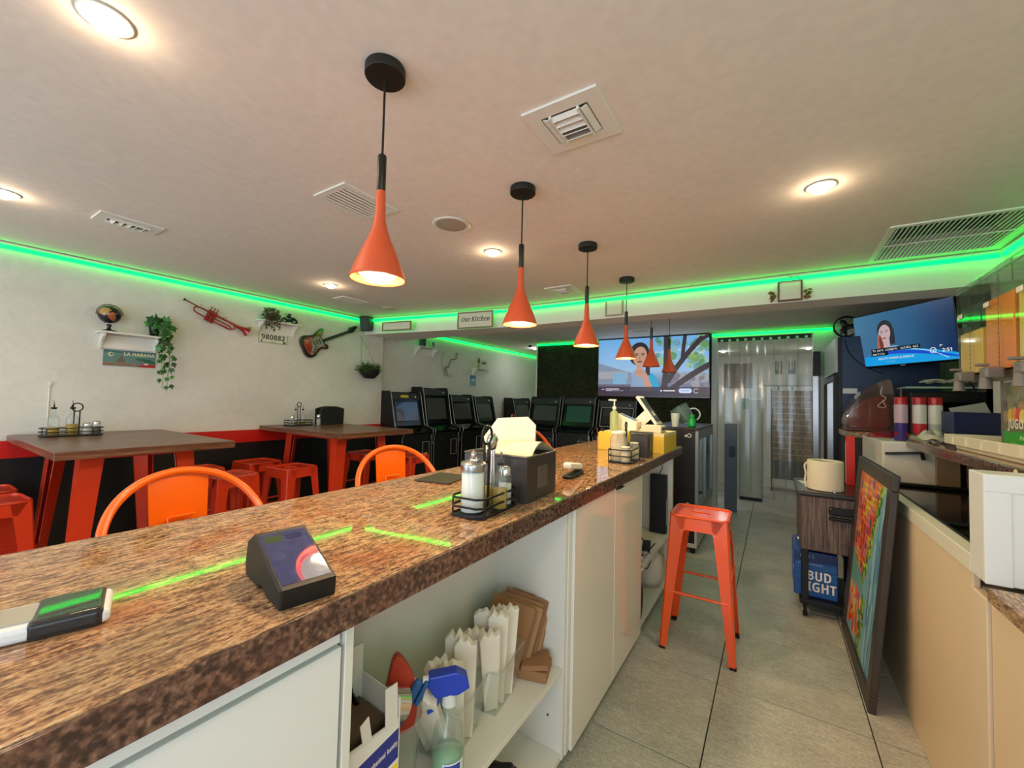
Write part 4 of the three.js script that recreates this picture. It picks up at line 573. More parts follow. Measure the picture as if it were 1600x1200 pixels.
// ---- the two televisions
{
  const t = thing('large_television', 'large wall television showing a woman before trees', 'television', [-1.567, 1.935, BACK + 0.045]);
  const p = print(1280, 704, (g, w, h) => {
    const sky = g.createLinearGradient(0, 0, 0, h); sky.addColorStop(0, '#6fb0ea'); sky.addColorStop(0.55, '#9cc4e8'); sky.addColorStop(1, '#4a3a52'); g.fillStyle = sky; g.fillRect(0, 0, w, h);
    g.fillStyle = '#8494ac'; g.beginPath(); g.moveTo(0, 290); g.lineTo(120, 330); g.lineTo(420, 420); g.lineTo(420, 704); g.lineTo(0, 704); g.fill(); g.fillStyle = '#a9a6ae'; g.fillRect(0, 400, 380, 90); g.fillStyle = '#7fb2d4'; g.fillRect(190, 420, 170, 150); g.fillStyle = '#6a6478'; g.fillRect(0, 560, 420, 144);
    for (let i = 0; i < 90; i++) { g.fillStyle = ['#3f7a3a', '#6a9c48', '#a8c26a', '#cfe4f4', '#7fb8ec'][i % 5]; g.globalAlpha = 0.55; g.beginPath(); g.arc(640 + hash2(i, 1, 9) * 640, hash2(i, 2, 9) * 380, 16 + 34 * hash2(i, 3, 9), 0, 7); g.fill(); } g.globalAlpha = 1;
    for (let i = 0; i < 30; i++) { g.fillStyle = ['#8a8a96', '#b4a8a2', '#6e6470'][i % 3]; g.globalAlpha = 0.6; g.beginPath(); g.arc(840 + hash2(i, 4, 9) * 440, 420 + hash2(i, 5, 9) * 180, 18 + 30 * hash2(i, 6, 9), 0, 7); g.fill(); } g.globalAlpha = 1;
    g.strokeStyle = '#3a2c30'; g.lineCap = 'round'; const br = (pts, lw) => { g.lineWidth = lw; g.beginPath(); g.moveTo(...pts[0]); g.quadraticCurveTo(...pts[1], ...pts[2]); g.stroke(); };
    br([[800, 620], [840, 400], [830, 0]], 70); br([[850, 520], [960, 300], [1200, 40]], 56); br([[1000, 300], [1010, 150], [1030, 0]], 40); br([[860, 640], [1040, 480], [1280, 340]], 64); br([[1180, 70], [1230, 30], [1280, 10]], 40);
    g.fillStyle = '#22a6d2'; g.beginPath(); g.moveTo(600, 420); g.quadraticCurveTo(730, 400, 760, 640); g.lineTo(640, 640); g.fill(); g.fillStyle = '#8ea6c8'; g.beginPath(); g.moveTo(450, 400); g.quadraticCurveTo(540, 330, 620, 420); g.lineTo(660, 640); g.lineTo(400, 640); g.fill();
    g.fillStyle = '#2c2226'; g.beginPath(); g.ellipse(510, 190, 120, 140, 0.2, 0, 7); g.fill(); g.fillStyle = '#2c2226'; g.fillRect(590, 260, 50, 190); g.fillStyle = '#c89a80'; g.beginPath(); g.ellipse(520, 220, 82, 118, 0.12, 0, 7); g.fill(); g.fillRect(480, 300, 70, 80); g.fillStyle = '#3a2420'; g.fillRect(462, 186, 40, 9); g.fillRect(536, 186, 40, 9); g.fillStyle = '#5a3a32'; g.beginPath(); g.ellipse(482, 206, 16, 7, 0, 0, 7); g.fill(); g.beginPath(); g.ellipse(556, 206, 16, 7, 0, 0, 7); g.fill(); g.fillStyle = '#b07e66'; g.fillRect(512, 210, 14, 50); g.fillStyle = '#8a3c3c'; g.beginPath(); g.ellipse(518, 286, 32, 11, 0, 0, 7); g.fill();
    g.fillStyle = '#cc9a82'; g.beginPath(); g.ellipse(520, 420, 60, 52, 0.4, 0, 7); g.fill(); g.beginPath(); g.moveTo(540, 440); g.lineTo(600, 420); g.lineTo(680, 620); g.lineTo(600, 640); g.fill(); g.strokeStyle = '#a87660'; g.lineWidth = 5; for (let i = 0; i < 4; i++) { g.beginPath(); g.moveTo(480 + i * 22, 392); g.lineTo(496 + i * 20, 440); g.stroke(); }
    g.fillStyle = 'rgba(44,24,40,0.75)'; g.fillRect(0, 590, w, 114); g.fillStyle = '#e6dcf2'; g.font = 'bold 26px sans-serif'; g.fillRect(100, 612, 170, 12); g.fillRect(100, 634, 90, 9); g.fillStyle = '#a898b8'; g.fillRect(196, 634, 130, 9); g.fillStyle = '#c79ad0'; g.fillRect(46, 616, 36, 14); g.fillStyle = '#ffffff'; g.beginPath(); g.arc(772, 634, 10, 0, 7); g.fill(); g.fillRect(796, 628, 130, 12); g.fillStyle = '#cfe0ff'; g.beginPath(); g.roundRect(965, 606, 140, 54, 27); g.fill(); g.fillStyle = '#8fa0c8'; g.fillRect(992, 628, 86, 10); g.strokeStyle = '#e8e0f0'; g.lineWidth = 6; g.beginPath(); g.arc(1150, 634, 24, 0.6, 5.6); g.stroke();
  });
  mesh('housing', rb(1.64, 0.915, 0.05, 0.006, 0, 0, 0), blackGloss, t); mesh('screen', new THREE.PlaneGeometry(1.612, 0.886).translate(0, 0.002, 0.0256), glow(0xffffff, 0.62, p), t, 'lit screen picture'); mesh('wall_bracket', bx(0.4, 0.3, 0.02, 0, 0, -0.034), black, t);
  areaLight(new THREE.Color(0.7, 0.8, 1), 0.3, 1.6, 0.88, [-1.567, 1.935, BACK + 0.076], [-1.567, 1.935, 0], 'large_television_glow');
}
{
  const t = thing('wall_television', 'tilted television showing a woman over a blue caption arc', 'television', [0.92, 2.022, -4.775]); t.rotation.order = 'YXZ'; t.rotation.set(6.2 * RAD, -55 * RAD, 0);
  const p = print(1024, 580, (g, w, h) => {
    const b = g.createLinearGradient(0, 0, w, 0); b.addColorStop(0, '#4d7fa4'); b.addColorStop(0.6, '#2d5f8c'); b.addColorStop(1, '#122c58'); g.fillStyle = b; g.fillRect(0, 0, w, h);
    g.fillStyle = '#b86a5a'; g.beginPath(); g.ellipse(300, 330, 40, 130, 0.1, 0, 7); g.fill(); g.fillStyle = '#2a2a36'; g.beginPath(); g.ellipse(360, 200, 88, 110, 0, 0, 7); g.fill(); g.fillRect(395, 200, 62, 160); g.fillStyle = '#cfb2b8'; g.beginPath(); g.ellipse(350, 235, 66, 96, 0.12, 0, 7); g.fill(); g.fillRect(330, 300, 70, 90); g.fillStyle = '#a4c6d6'; g.beginPath(); g.moveTo(280, 470); g.quadraticCurveTo(380, 340, 520, 400); g.quadraticCurveTo(560, 430, 560, 500); g.lineTo(280, 500); g.fill(); g.fillStyle = '#7c3a30'; g.beginPath(); g.moveTo(290, 250); g.quadraticCurveTo(270, 400, 320, 430); g.quadraticCurveTo(340, 340, 300, 240); g.fill();
    g.fillStyle = '#4a3440'; g.fillRect(306, 205, 30, 7); g.fillRect(362, 203, 30, 7); g.fillRect(312, 222, 20, 6); g.fillRect(366, 220, 20, 6); g.fillStyle = '#9a5c66'; g.beginPath(); g.ellipse(346, 286, 24, 8, 0, 0, 7); g.fill();
    g.fillStyle = '#19a8f2'; g.beginPath(); g.moveTo(0, 580); g.lineTo(0, 520); g.quadraticCurveTo(420, 330, 1024, 520); g.lineTo(1024, 580); g.fill(); g.fillStyle = '#1c50d8'; g.beginPath(); g.moveTo(150, 470); g.quadraticCurveTo(480, 370, 1024, 545); g.lineTo(1024, 560); g.quadraticCurveTo(500, 430, 150, 480); g.fill(); g.strokeStyle = '#dff4ff'; g.lineWidth = 6; g.beginPath(); g.moveTo(600, 432); g.quadraticCurveTo(800, 460, 940, 560); g.stroke();
    g.fillStyle = '#0c0f1c'; g.fillRect(180, 392, 520, 42); g.fillRect(180, 434, 190, 40); g.fillStyle = '#dfe6f0'; g.font = 'bold 32px monospace'; g.fillText('Tú para siempre. estaba mal', 194, 424, 490); g.fillText('marcito', 194, 464, 160); g.font = 'italic bold 32px sans-serif'; g.fillText('MILETY RIVERA & MARLIE', 250, 520, 380); g.font = '18px sans-serif'; g.fillStyle = '#8fd2f8'; g.fillText('THE CUBAN', 340, 552); g.fillStyle = '#ffffff'; g.font = 'bold 46px sans-serif'; g.fillText('2:51', 890, 500); g.font = 'bold 30px sans-serif'; g.fillText('7º', 870, 450); g.lineWidth = 7; g.strokeStyle = '#fff'; g.beginPath(); g.arc(812, 476, 26, 0, 7); g.stroke(); g.beginPath(); g.moveTo(800, 476); g.lineTo(810, 488); g.lineTo(826, 464); g.stroke();
  });
  mesh('housing', rb(0.885, 0.502, 0.045, 0.006, 0, 0, -0.024), blackGloss, t); mesh('screen', new THREE.PlaneGeometry(0.865, 0.476).translate(0, 0.006, -0.0008), glow(0xffffff, 0.58, p), t, 'lit screen picture'); mesh('maker_badge', bx(0.04, 0.006, 0.003, 0, -0.244, 0), lightGrey, t); mesh('wall_arm', [bx(0.2, 0.2, 0.03, 0, 0, -0.06), bar([0, 0, -0.07], [0.1, 0.02, -0.42], 0.04, 0.02)], black, t);
}

// ---------------------------------------------------------------- on the bar countertop
const CT = 1.05;
const glassWall = M(0xf2f6f4, 0.03, 0, { transmission: 0.95, thickness: 0, ior: 1.5 }), oilMat = M(0xcaa414, 0.1, 0, { transmission: 0.3, thickness: 0 });
{
  const t = thing('handheld_phone', 'white cordless handset wrapped in black tape on the bar', 'handset', [-0.925, CT, -0.075], -0.27);
  mesh('body', rb(0.092, 0.022, 0.312, 0.008, 0, 0.012, 0.003), M(0xe4e6ea, 0.35), t); mesh('keypad_plate', rb(0.066, 0.006, 0.2, 0.003, 0, 0.0225, 0.02), M(0xa9a49a, 0.5), t);
  for (let i = 0; i < 3; i++) for (let j = 0; j < 5; j++) mesh('key', rb(0.012, 0.005, 0.009, 0.002, -0.02 + i * 0.02, 0.027, -0.03 + j * 0.03), darkGrey, t);
  mesh('black_tape', [rb(0.098, 0.028, 0.078, 0.009, 0, 0.0128, -0.108)], M(0x0c0c0d, 0.16, 0, { clearcoat: 0.6, bumpMap: plasterBump, bumpScale: 0.003 }), t, 'shiny black tape');
}
{
  const t = thing('card_terminal', 'black card payment terminal on the bar, a reflection painted on its screen', 'card terminal', [-0.752, CT, -0.432], -0.192);
  const pr = [[0.09, 0], [0.092, 0.026], [-0.058, 0.078], [-0.09, 0.06], [-0.1, 0.02], [-0.095, 0], [-0.03, 0.0], [0.0, 0.01], [0.03, 0]], g = ext(pr, 0.084, 0.004); g.translate(0, 0.004, -0.042); mesh('body', g, M(0x0a0a0b, 0.5), t);
  const ang = Math.atan2(0.052, 0.15), sc = print(320, 480, (c, w, h) => { c.fillStyle = '#3b3d6e'; c.fillRect(0, 0, w, h); c.fillStyle = '#5a5f96'; c.fillRect(0, 0, w, h); for (let i = 0; i < 60; i++) { c.globalAlpha = 0.25; c.fillStyle = i % 2 ? '#8a8fb8' : '#464a80'; c.beginPath(); c.arc(hash2(i, 1, 4) * w, hash2(i, 2, 4) * h, 10 + 26 * hash2(i, 3, 4), 0, 7); c.fill(); } c.globalAlpha = 1; c.fillStyle = '#5f7a34'; c.fillRect(24, 24, 120, 70); c.fillStyle = '#36407e'; c.fillRect(160, 30, 120, 60); });  // screen print: cloudy reflection of the ceiling painted in as emissive colour
  const bz = mesh('bezel', rb(0.156, 0.004, 0.088, 0.002, 0, 0, 0), M(0x0c0c0d, 0.4), t); bz.position.set(0.018, 0.0575, 0); bz.rotation.z = -ang;
  const pl = new THREE.PlaneGeometry(0.08, 0.144); pl.rotateX(-Math.PI / 2); pl.rotateY(Math.PI / 2); const s = mesh('screen', pl, new THREE.MeshPhysicalMaterial({ color: 0x0a0a0c, roughness: 0.05, emissive: 0xffffff, emissiveIntensity: 0.3, emissiveMap: sc, clearcoat: 1, clearcoatRoughness: 0.02 }), t, 'touch screen with a cloudy reflection painted into its glow'); s.position.set(0.0185, 0.0602, 0); s.rotation.z = -ang;
  mesh('paper_door', rb(0.04, 0.03, 0.07, 0.008, -0.085, 0.045, 0), M(0x242427, 0.3), t);
}
function rack(t, w, d, h, n, chamfer = 0.02) {
  const a = w / 2, b = d / 2, c = chamfer, loop = (y) => [[a - c, y, b], [a, y, b - c], [a, y, -b + c], [a - c, y, -b], [-a + c, y, -b], [-a, y, -b + c], [-a, y, b - c], [-a + c, y, b]];
  const ring = (y) => { const p = loop(y); return p.map((q, i) => bar(q, p[(i + 1) % p.length], 0.0035, 0.006, [0, 1, 0])); };
  for (let k = 0; k < n; k++) mesh('rail', ring(0.006 + k * h / (n - 1)), blackMetal, t);
  for (const [x, z] of [[a, b - c], [a, -b + c], [-a, b - c], [-a, -b + c]]) mesh('post', rod([x, 0, z], [x, h + 0.006, z], 0.0025), blackMetal, t);
  mesh('floor_plate', rb(w - 0.008, 0.003, d - 0.008, 0.001, 0, 0.004, 0), blackMetal, t);
}
function handle(t, z, top, loopR = 0.02) { mesh('handle', [rod([0, 0.004, z - 0.014], [0, top - loopR, z - 0.014], 0.004), rod([0, 0.004, z + 0.014], [0, top - loopR, z + 0.014], 0.004), tor(loopR, 0.004, 0, top, z, 0, Math.PI / 2, 0)], blackMetal, t); }
function cruet(label, at, h, r, fill, group) {
  const t = thing('oil_bottle', label, 'bottle', at, 0, group);
  mesh('glass_body', lathe([[0, 0.001], [r, 0.001], [r, h * 0.55], [r * 0.9, h * 0.62], [r * 0.4, h * 0.74], [r * 0.36, h * 0.92], [r * 0.42, h * 0.93]], 24), glassWall, t);
  mesh('oil', lathe([[0, 0.004], [r * 0.9, 0.004], [r * 0.9, h * fill], [0, h * fill]], 20), oilMat, t);
  mesh('stopper', lathe([[0, h * 0.9], [r * 0.34, h * 0.9], [r * 0.5, h * 0.94], [r * 0.5, h * 0.96], [r * 0.15, h * 0.98], [r * 0.1, h * 1.1], [0, h * 1.1]], 14), darkGrey, t); mesh('spout', rod([0, h * 1.02, 0], [0.006, h * 1.2, 0.004], 0.003), steel, t);
  return t;
}
function shaker(label, at, h, r, fillColor, group) {
  const t = thing('shaker', label, 'shaker', at, 0, group);
  mesh('glass_body', lathe([[0, 0.001], [r, 0.001], [r, h * 0.62], [r * 0.86, h * 0.78]], 20), glassWall, t); mesh('contents', lathe([[0, 0.004], [r * 0.9, 0.004], [r * 0.9, h * 0.55], [0, h * 0.56]], 16), M(fillColor, 0.9), t); mesh('cap', lathe([[r * 0.9, h * 0.77], [r * 0.92, h * 0.9], [r * 0.7, h * 0.99], [0, h]], 20), chrome, t);
  return t;
}
function sugarJar(label, at) {
  const t = thing('sugar_jar', label, 'sugar jar', at);
  mesh('glass_body', lathe([[0, 0.001], [0.036, 0.001], [0.037, 0.006], [0.037, 0.125], [0.033, 0.135]], 12), glassWall, t);
  mesh('sugar', lathe([[0, 0.004], [0.034, 0.004], [0.034, 0.118], [0, 0.12]], 24), M(0xf4f2ec, 0.9), t); mesh('lid', lathe([[0.0375, 0.126], [0.039, 0.14], [0.037, 0.15], [0.012, 0.158], [0.01, 0.166], [0, 0.166]], 28), steel, t); mesh('pour_flap', rb(0.03, 0.006, 0.018, 0.002, 0.012, 0.158, 0.006), steel, t); mesh('lid_knob', lathe([[0, 0.185], [0.008, 0.178], [0.01, 0.165], [0, 0.164]], 14), chrome, t);
}
{
  const t = thing('condiment_caddy', 'black wire condiment caddy beside the brown napkin box', 'caddy', [-0.765, CT, -1.06], 0.06); rack(t, 0.115, 0.225, 0.052, 3); handle(t, 0.0, 0.235, 0.028);
  sugarJar('tall sugar jar with a steel lid in the condiment caddy', [-0.775, CT + 0.006, -1.005]);
  cruet('squat oil bottle half full of yellow oil in the bar caddy', [-0.79, CT + 0.006, -1.095], 0.15, 0.027, 0.4);
  shaker('white salt shaker with a chrome cap in the bar caddy', [-0.745, CT + 0.006, -1.14], 0.125, 0.023, 0xe6e4e0);
  cruet('slim oil bottle standing behind the sugar jar in the bar caddy', [-0.728, CT + 0.006, -1.085], 0.15, 0.024, 0.42);
  const g = one('metal_tongs', 'shiny steel tongs heads standing in the condiment caddy', 'tongs', [sph(1, 0, 0, 0, 18).scale(0.018, 0.03, 0.024).translate(0, 0.2, 0), rod([0, 0.006, 0], [0, 0.18, 0], 0.006), rod([0.012, 0.02, 0], [0.006, 0.19, 0], 0.004)], chrome, [-0.8, CT + 0.006, -1.14]);
}
const leather = M(0x35302d, 0.4);
function napkinBox(label, at, w, d, h, turn) {
  const t = thing('napkin_box', label, 'napkin box', at, turn), k = 0.012;
  mesh('side', [span(-w / 2, w / 2, 0, h, d / 2, d / 2 - k), span(-w / 2, w / 2, 0, h, -d / 2, -d / 2 + k), span(-w / 2, -w / 2 + k, 0, h, d / 2 - k, -d / 2 + k), span(w / 2 - k, w / 2, 0, h, d / 2 - k, -d / 2 + k), span(-w / 2 + k, w / 2 - k, 0, 0.01, d / 2 - k, -d / 2 + k)], leather, t);
  mesh('rim', [rod([-w / 2, h, d / 2], [w / 2, h, d / 2], 0.004), rod([-w / 2, h, -d / 2], [w / 2, h, -d / 2], 0.004), rod([w / 2, h, d / 2], [w / 2, h, -d / 2], 0.004), rod([-w / 2, h, d / 2], [-w / 2, h, -d / 2], 0.004)], M(0x4a443f, 0.35), t, 'stitched top rim');
  mesh('label_window', rb(0.002, h * 0.5, d * 0.34, 0.001, w / 2 + 0.0012, h * 0.5, 0), M(0x57504a, 0.35), t); return t;
}
{
  napkinBox('dark brown open napkin box on the bar beside the caddy', [-0.83, CT, -1.31], 0.255, 0.245, 0.155, 0.06);
  const nap = (name, label, geo, at, turn) => one(name, label, 'napkins', geo, paperWhite, at, turn, 'paper napkins in the brown box');
  const fold = ext([[-0.085, 0], [0.06, 0], [0.1, 0.05], [0.105, 0.135], [0.075, 0.165], [-0.04, 0.158], [-0.09, 0.09]], 0.016, 0.003); fold.rotateX(-0.1);
  nap('napkin_stack', 'upright sheaf of white napkins sticking out of the box', fold, [-0.86, CT + 0.115, -1.33], 0.75);
  const sheet = new THREE.PlaneGeometry(0.2, 0.17, 16, 4), sp = sheet.attributes.position; for (let i = 0; i < sp.count; i++) { const u = clamp((sp.getX(i) + 0.1) / 0.2); sp.setZ(i, 0.045 * Math.sin(Math.PI * Math.pow(u, 0.75))); } sheet.computeVertexNormals(); sheet.rotateX(-Math.PI / 2);
  const bulge = [sheet, sheet.clone().translate(0, -0.006, 0)];
  const nf = one('napkin_fan', 'curved cream napkins bulging from the napkin box', 'napkins', bulge, M(0xefe2bc, 0.8, 0, { side: THREE.DoubleSide }), [-0.8, CT + 0.152, -1.345], Math.PI / 2 + 0.06, 'paper napkins in the brown box');
  nap('napkin_pack', 'flat pack of napkins lying inside the box', rb(0.2, 0.13, 0.19, 0.01, 0, 0.065, 0), [-0.83, CT + 0.012, -1.31], 0.06);
}
{
  const t = thing('stapler', 'white topped stapler lying on the bar', 'stapler', [-0.79, CT, -1.79], -1.45);
  mesh('base', rb(0.2, 0.014, 0.045, 0.005, 0, 0.008, 0), black, t); mesh('arm', rb(0.195, 0.03, 0.042, 0.012, 0.002, 0.046, 0, 0, 0, 0.15), M(0xe6e2da, 0.35), t); mesh('hinge', rb(0.04, 0.04, 0.036, 0.006, -0.08, 0.028, 0), darkGrey, t);
}
one('ink_pad', 'flat dark pad lying behind the napkin box', 'pad', rb(0.16, 0.006, 0.2, 0.002, 0, 0.004, 0), M(0x3a2f2a, 0.5), [-1.2, CT, -1.35], 0.2);
{
  const t = thing('condiment_caddy', 'black wire caddy with a round yellow tag', 'caddy', [-0.75, CT, -2.44], 0.06); rack(t, 0.13, 0.26, 0.07, 3); handle(t, -0.03, 0.21);
  mesh('yellow_tag', [cyl(0.033, 0.033, 0.004, 0.018, 0.14, -0.03, 8, 0, 0, Math.PI / 2)], M(0xf0d40a, 0.5), t, 'yellow octagonal tag');
  const jar = (label, at, r, h) => { const j = thing('glass_jar', label, 'jar', at); mesh('glass_body', lathe([[0, 0.001], [r, 0.001], [r * 1.02, h * 0.75], [r * 0.8, h * 0.86], [r * 0.8, h * 0.95]], 22), M(0xf0ead8, 0.08, 0, { transmission: 0.7, thickness: 0 }), j); mesh('contents', lathe([[0, 0.004], [r * 0.88, 0.004], [r * 0.88, h * 0.6], [0, h * 0.62]], 18), M(0xe4dcc2, 0.9), j); mesh('lid', lathe([[r * 0.82, h * 0.93], [r * 0.84, h], [0, h * 1.02]], 22), M(0xe6e0cc, 0.4), j); };
  jar('large pale glass jar in the tagged caddy', [-0.77, CT + 0.006, -2.39], 0.05, 0.17); jar('small glass jar at the front of the tagged caddy', [-0.715, CT + 0.006, -2.345], 0.028, 0.09); jar('small glass jar beside the large jar in the tagged caddy', [-0.715, CT + 0.006, -2.52], 0.03, 0.1);
}
napkinBox('small black napkin holder behind the yellow-tagged caddy', [-0.75, CT, -2.74], 0.15, 0.2, 0.15, 0.06);
one('napkin_block', 'block of napkins in the small black holder', 'napkins', rb(0.11, 0.12, 0.16, 0.01, 0, 0.06, 0), paperWhite, [-0.75, CT + 0.012, -2.74], 0.06);
{
  const y = thing("yellow_riser", 'yellow wooden riser under the till at the end of the bar', 'riser', [-0.85, CT, -3.2]);
  mesh('board', span(-0.2, 0.21, 0, 0.115, 0.225, 0.2), yellowCard, y); mesh('board', span(0.19, 0.21, 0, 0.115, 0.2, -0.2), yellowCard, y); mesh('board', span(-0.2, -0.18, 0, 0.115, 0.2, -0.2), yellowCard, y); mesh('deck', span(-0.22, 0.21, 0.115, 0.135, 0.225, -0.2), M(0xe2d2a0, 0.6), y, 'pale top board');
  const b = thing('yellow_box', 'yellow card box standing before the riser', 'box', [-1.02, CT, -2.93]); mesh('carton', rb(0.14, 0.125, 0.05, 0.003, 0, 0.0625, 0), yellowCard, b); mesh('flap', bx(0.14, 0.002, 0.03, 0, 0.127, 0.0, 0.2), yellowCard, b);
  const p = thing('till_tablet', 'white tilted till tablet on a stand', 'till', [-0.8, CT + 0.135, -3.28]);
  const tb = mesh('tablet', rb(0.022, 0.26, 0.17, 0.006, 0, 0, 0), M(0xe9e4d4, 0.35), p); tb.position.set(-0.02, 0.155, 0); tb.rotation.z = 0.62; mesh('screen', rb(0.004, 0.22, 0.14, 0.002, 0.0115, 0, 0), M(0x33332f, 0.12), tb, 'dark screen'); mesh('stand', [bar([-0.14, 0.01, 0], [0.0, 0.15, 0], 0.08, 0.02, [0, 0, 1]), rb(0.2, 0.014, 0.16, 0.006, -0.06, 0.007, 0)], M(0xe9e4d4, 0.35), p);
  const r = thing('receipt_printer', 'white receipt printer with a dark slanted lid', 'printer', [-0.95, CT + 0.135, -3.2]); mesh('body', ext([[-0.07, 0], [0.07, 0], [0.07, 0.06], [-0.07, 0.115]], 0.12, 0.004).translate(0, 0.004, -0.06), M(0xe6e0d2, 0.4), r); mesh('lid', bx(0.13, 0.004, 0.09, 0.0, 0.097, 0, 0, 0, -0.375), M(0x4c4c58, 0.2), r);
  const s = thing('soap_pump', 'pump bottle of pale green soap on the yellow riser', 'bottle', [-1.02, CT + 0.135, -3.05]); mesh('bottle', lathe([[0, 0], [0.03, 0], [0.032, 0.006], [0.032, 0.13], [0.012, 0.15], [0.012, 0.165]], 22), M(0xd6e0a4, 0.15, 0, { transmission: 0.5, thickness: 0 }), s); mesh('pump', [cyl(0.014, 0.014, 0.02, 0, 0.17, 0), cyl(0.005, 0.005, 0.05, 0, 0.2, 0), rb(0.06, 0.012, 0.02, 0.005, -0.015, 0.228, 0)], M(0xf0ece0, 0.4), s);
  const c = thing('pen_cup', 'small cup of pens beside the soap pump', 'cup', [-1.1, CT, -2.98]); mesh('cup', lathe([[0, 0], [0.024, 0], [0.027, 0.09], [0.025, 0.09], [0.022, 0.005]], 18), M(0xb89090, 0.4), c); for (const [x, z, m] of [[0.01, 0, 0x2a2a30], [-0.01, 0.006, 0xa03030], [0, -0.01, 0x303a60]]) mesh('pen', rod([x, 0.01, z], [x * 2.2, 0.15, z * 2.2], 0.004), M(m, 0.4), c);
  const bx1 = thing('till_box', 'pale till drawer box on the yellow riser', 'box', [-0.74, CT + 0.135, -3.1]); mesh('body', rb(0.14, 0.05, 0.16, 0.006, 0, 0.025, 0), M(0xd9cdb0, 0.5), bx1); mesh('slot', bx(0.003, 0.012, 0.1, 0.071, 0.028, 0), darkGrey, bx1);
}
// ---- on the two wooden tables
{
  const TB = 1.07;
  const t = thing('cruet_stand', 'black wire cruet stand on the table below the LA HABANA sign', 'caddy', [-4.15, TB, -0.78]); rack(t, 0.13, 0.3, 0.05, 3); handle(t, -0.02, 0.2, 0.028);
  cruet('tall oil bottle with a dark stopper, closest to the cord on the wall', [-4.16, TB + 0.006, -0.69], 0.2, 0.033, 0.28, 'oil bottles on the wooden table'); cruet('tall oil bottle with a dark stopper beside the ring handle', [-4.16, TB + 0.006, -0.78], 0.2, 0.033, 0.38, 'oil bottles on the wooden table');
  shaker('low salt shaker in the cruet stand below the LA HABANA sign', [-4.14, TB + 0.006, -0.855], 0.085, 0.028, 0xd8d4cc); shaker('pepper shaker with a shiny cap in the cruet stand below the LA HABANA sign', [-4.14, TB + 0.006, -0.9], 0.095, 0.026, 0x5a534c);
  const u = thing('cruet_stand', 'black wire cruet stand next to the black menu holder', 'caddy', [-4.22, TB, -2.45]); rack(u, 0.13, 0.26, 0.05, 3); handle(u, 0, 0.22, 0.022);
  cruet('clear oil bottle on the table by the menu holder', [-4.23, TB + 0.006, -2.42], 0.17, 0.028, 0.15, 'oil bottles beside the menu holder'); cruet('clear oil bottle on the table by the menu holder', [-4.23, TB + 0.006, -2.5], 0.17, 0.028, 0.15, 'oil bottles beside the menu holder');
  shaker('salt shaker in the cruet stand by the menu holder', [-4.2, TB + 0.006, -2.37], 0.1, 0.026, 0xcfcac0); shaker('tall shaker outside the cruet stand by the menu holder', [-4.1, TB, -2.6], 0.12, 0.022, 0xbab4a8);
  const n = thing('menu_holder', 'black arched menu holder on the wooden table', 'menu holder', [-4.22, TB, -2.8], 0.1); const s = new THREE.Shape(); s.moveTo(-0.145, 0); s.lineTo(0.145, 0); s.lineTo(0.15, 0.17); s.quadraticCurveTo(0, 0.225, -0.15, 0.17); s.closePath();
  mesh('front_panel', ext(s, 0.02, 0.003).rotateY(Math.PI / 2).translate(0.04, 0.003, 0), M(0x17140f, 0.5), n); mesh('back_panel', ext(s, 0.015, 0.003).rotateY(Math.PI / 2).translate(-0.04, 0.003, 0), M(0x17140f, 0.5), n); mesh('menus', rb(0.05, 0.15, 0.26, 0.004, 0.015, 0.077, 0), M(0x2a241d, 0.6), n);
}
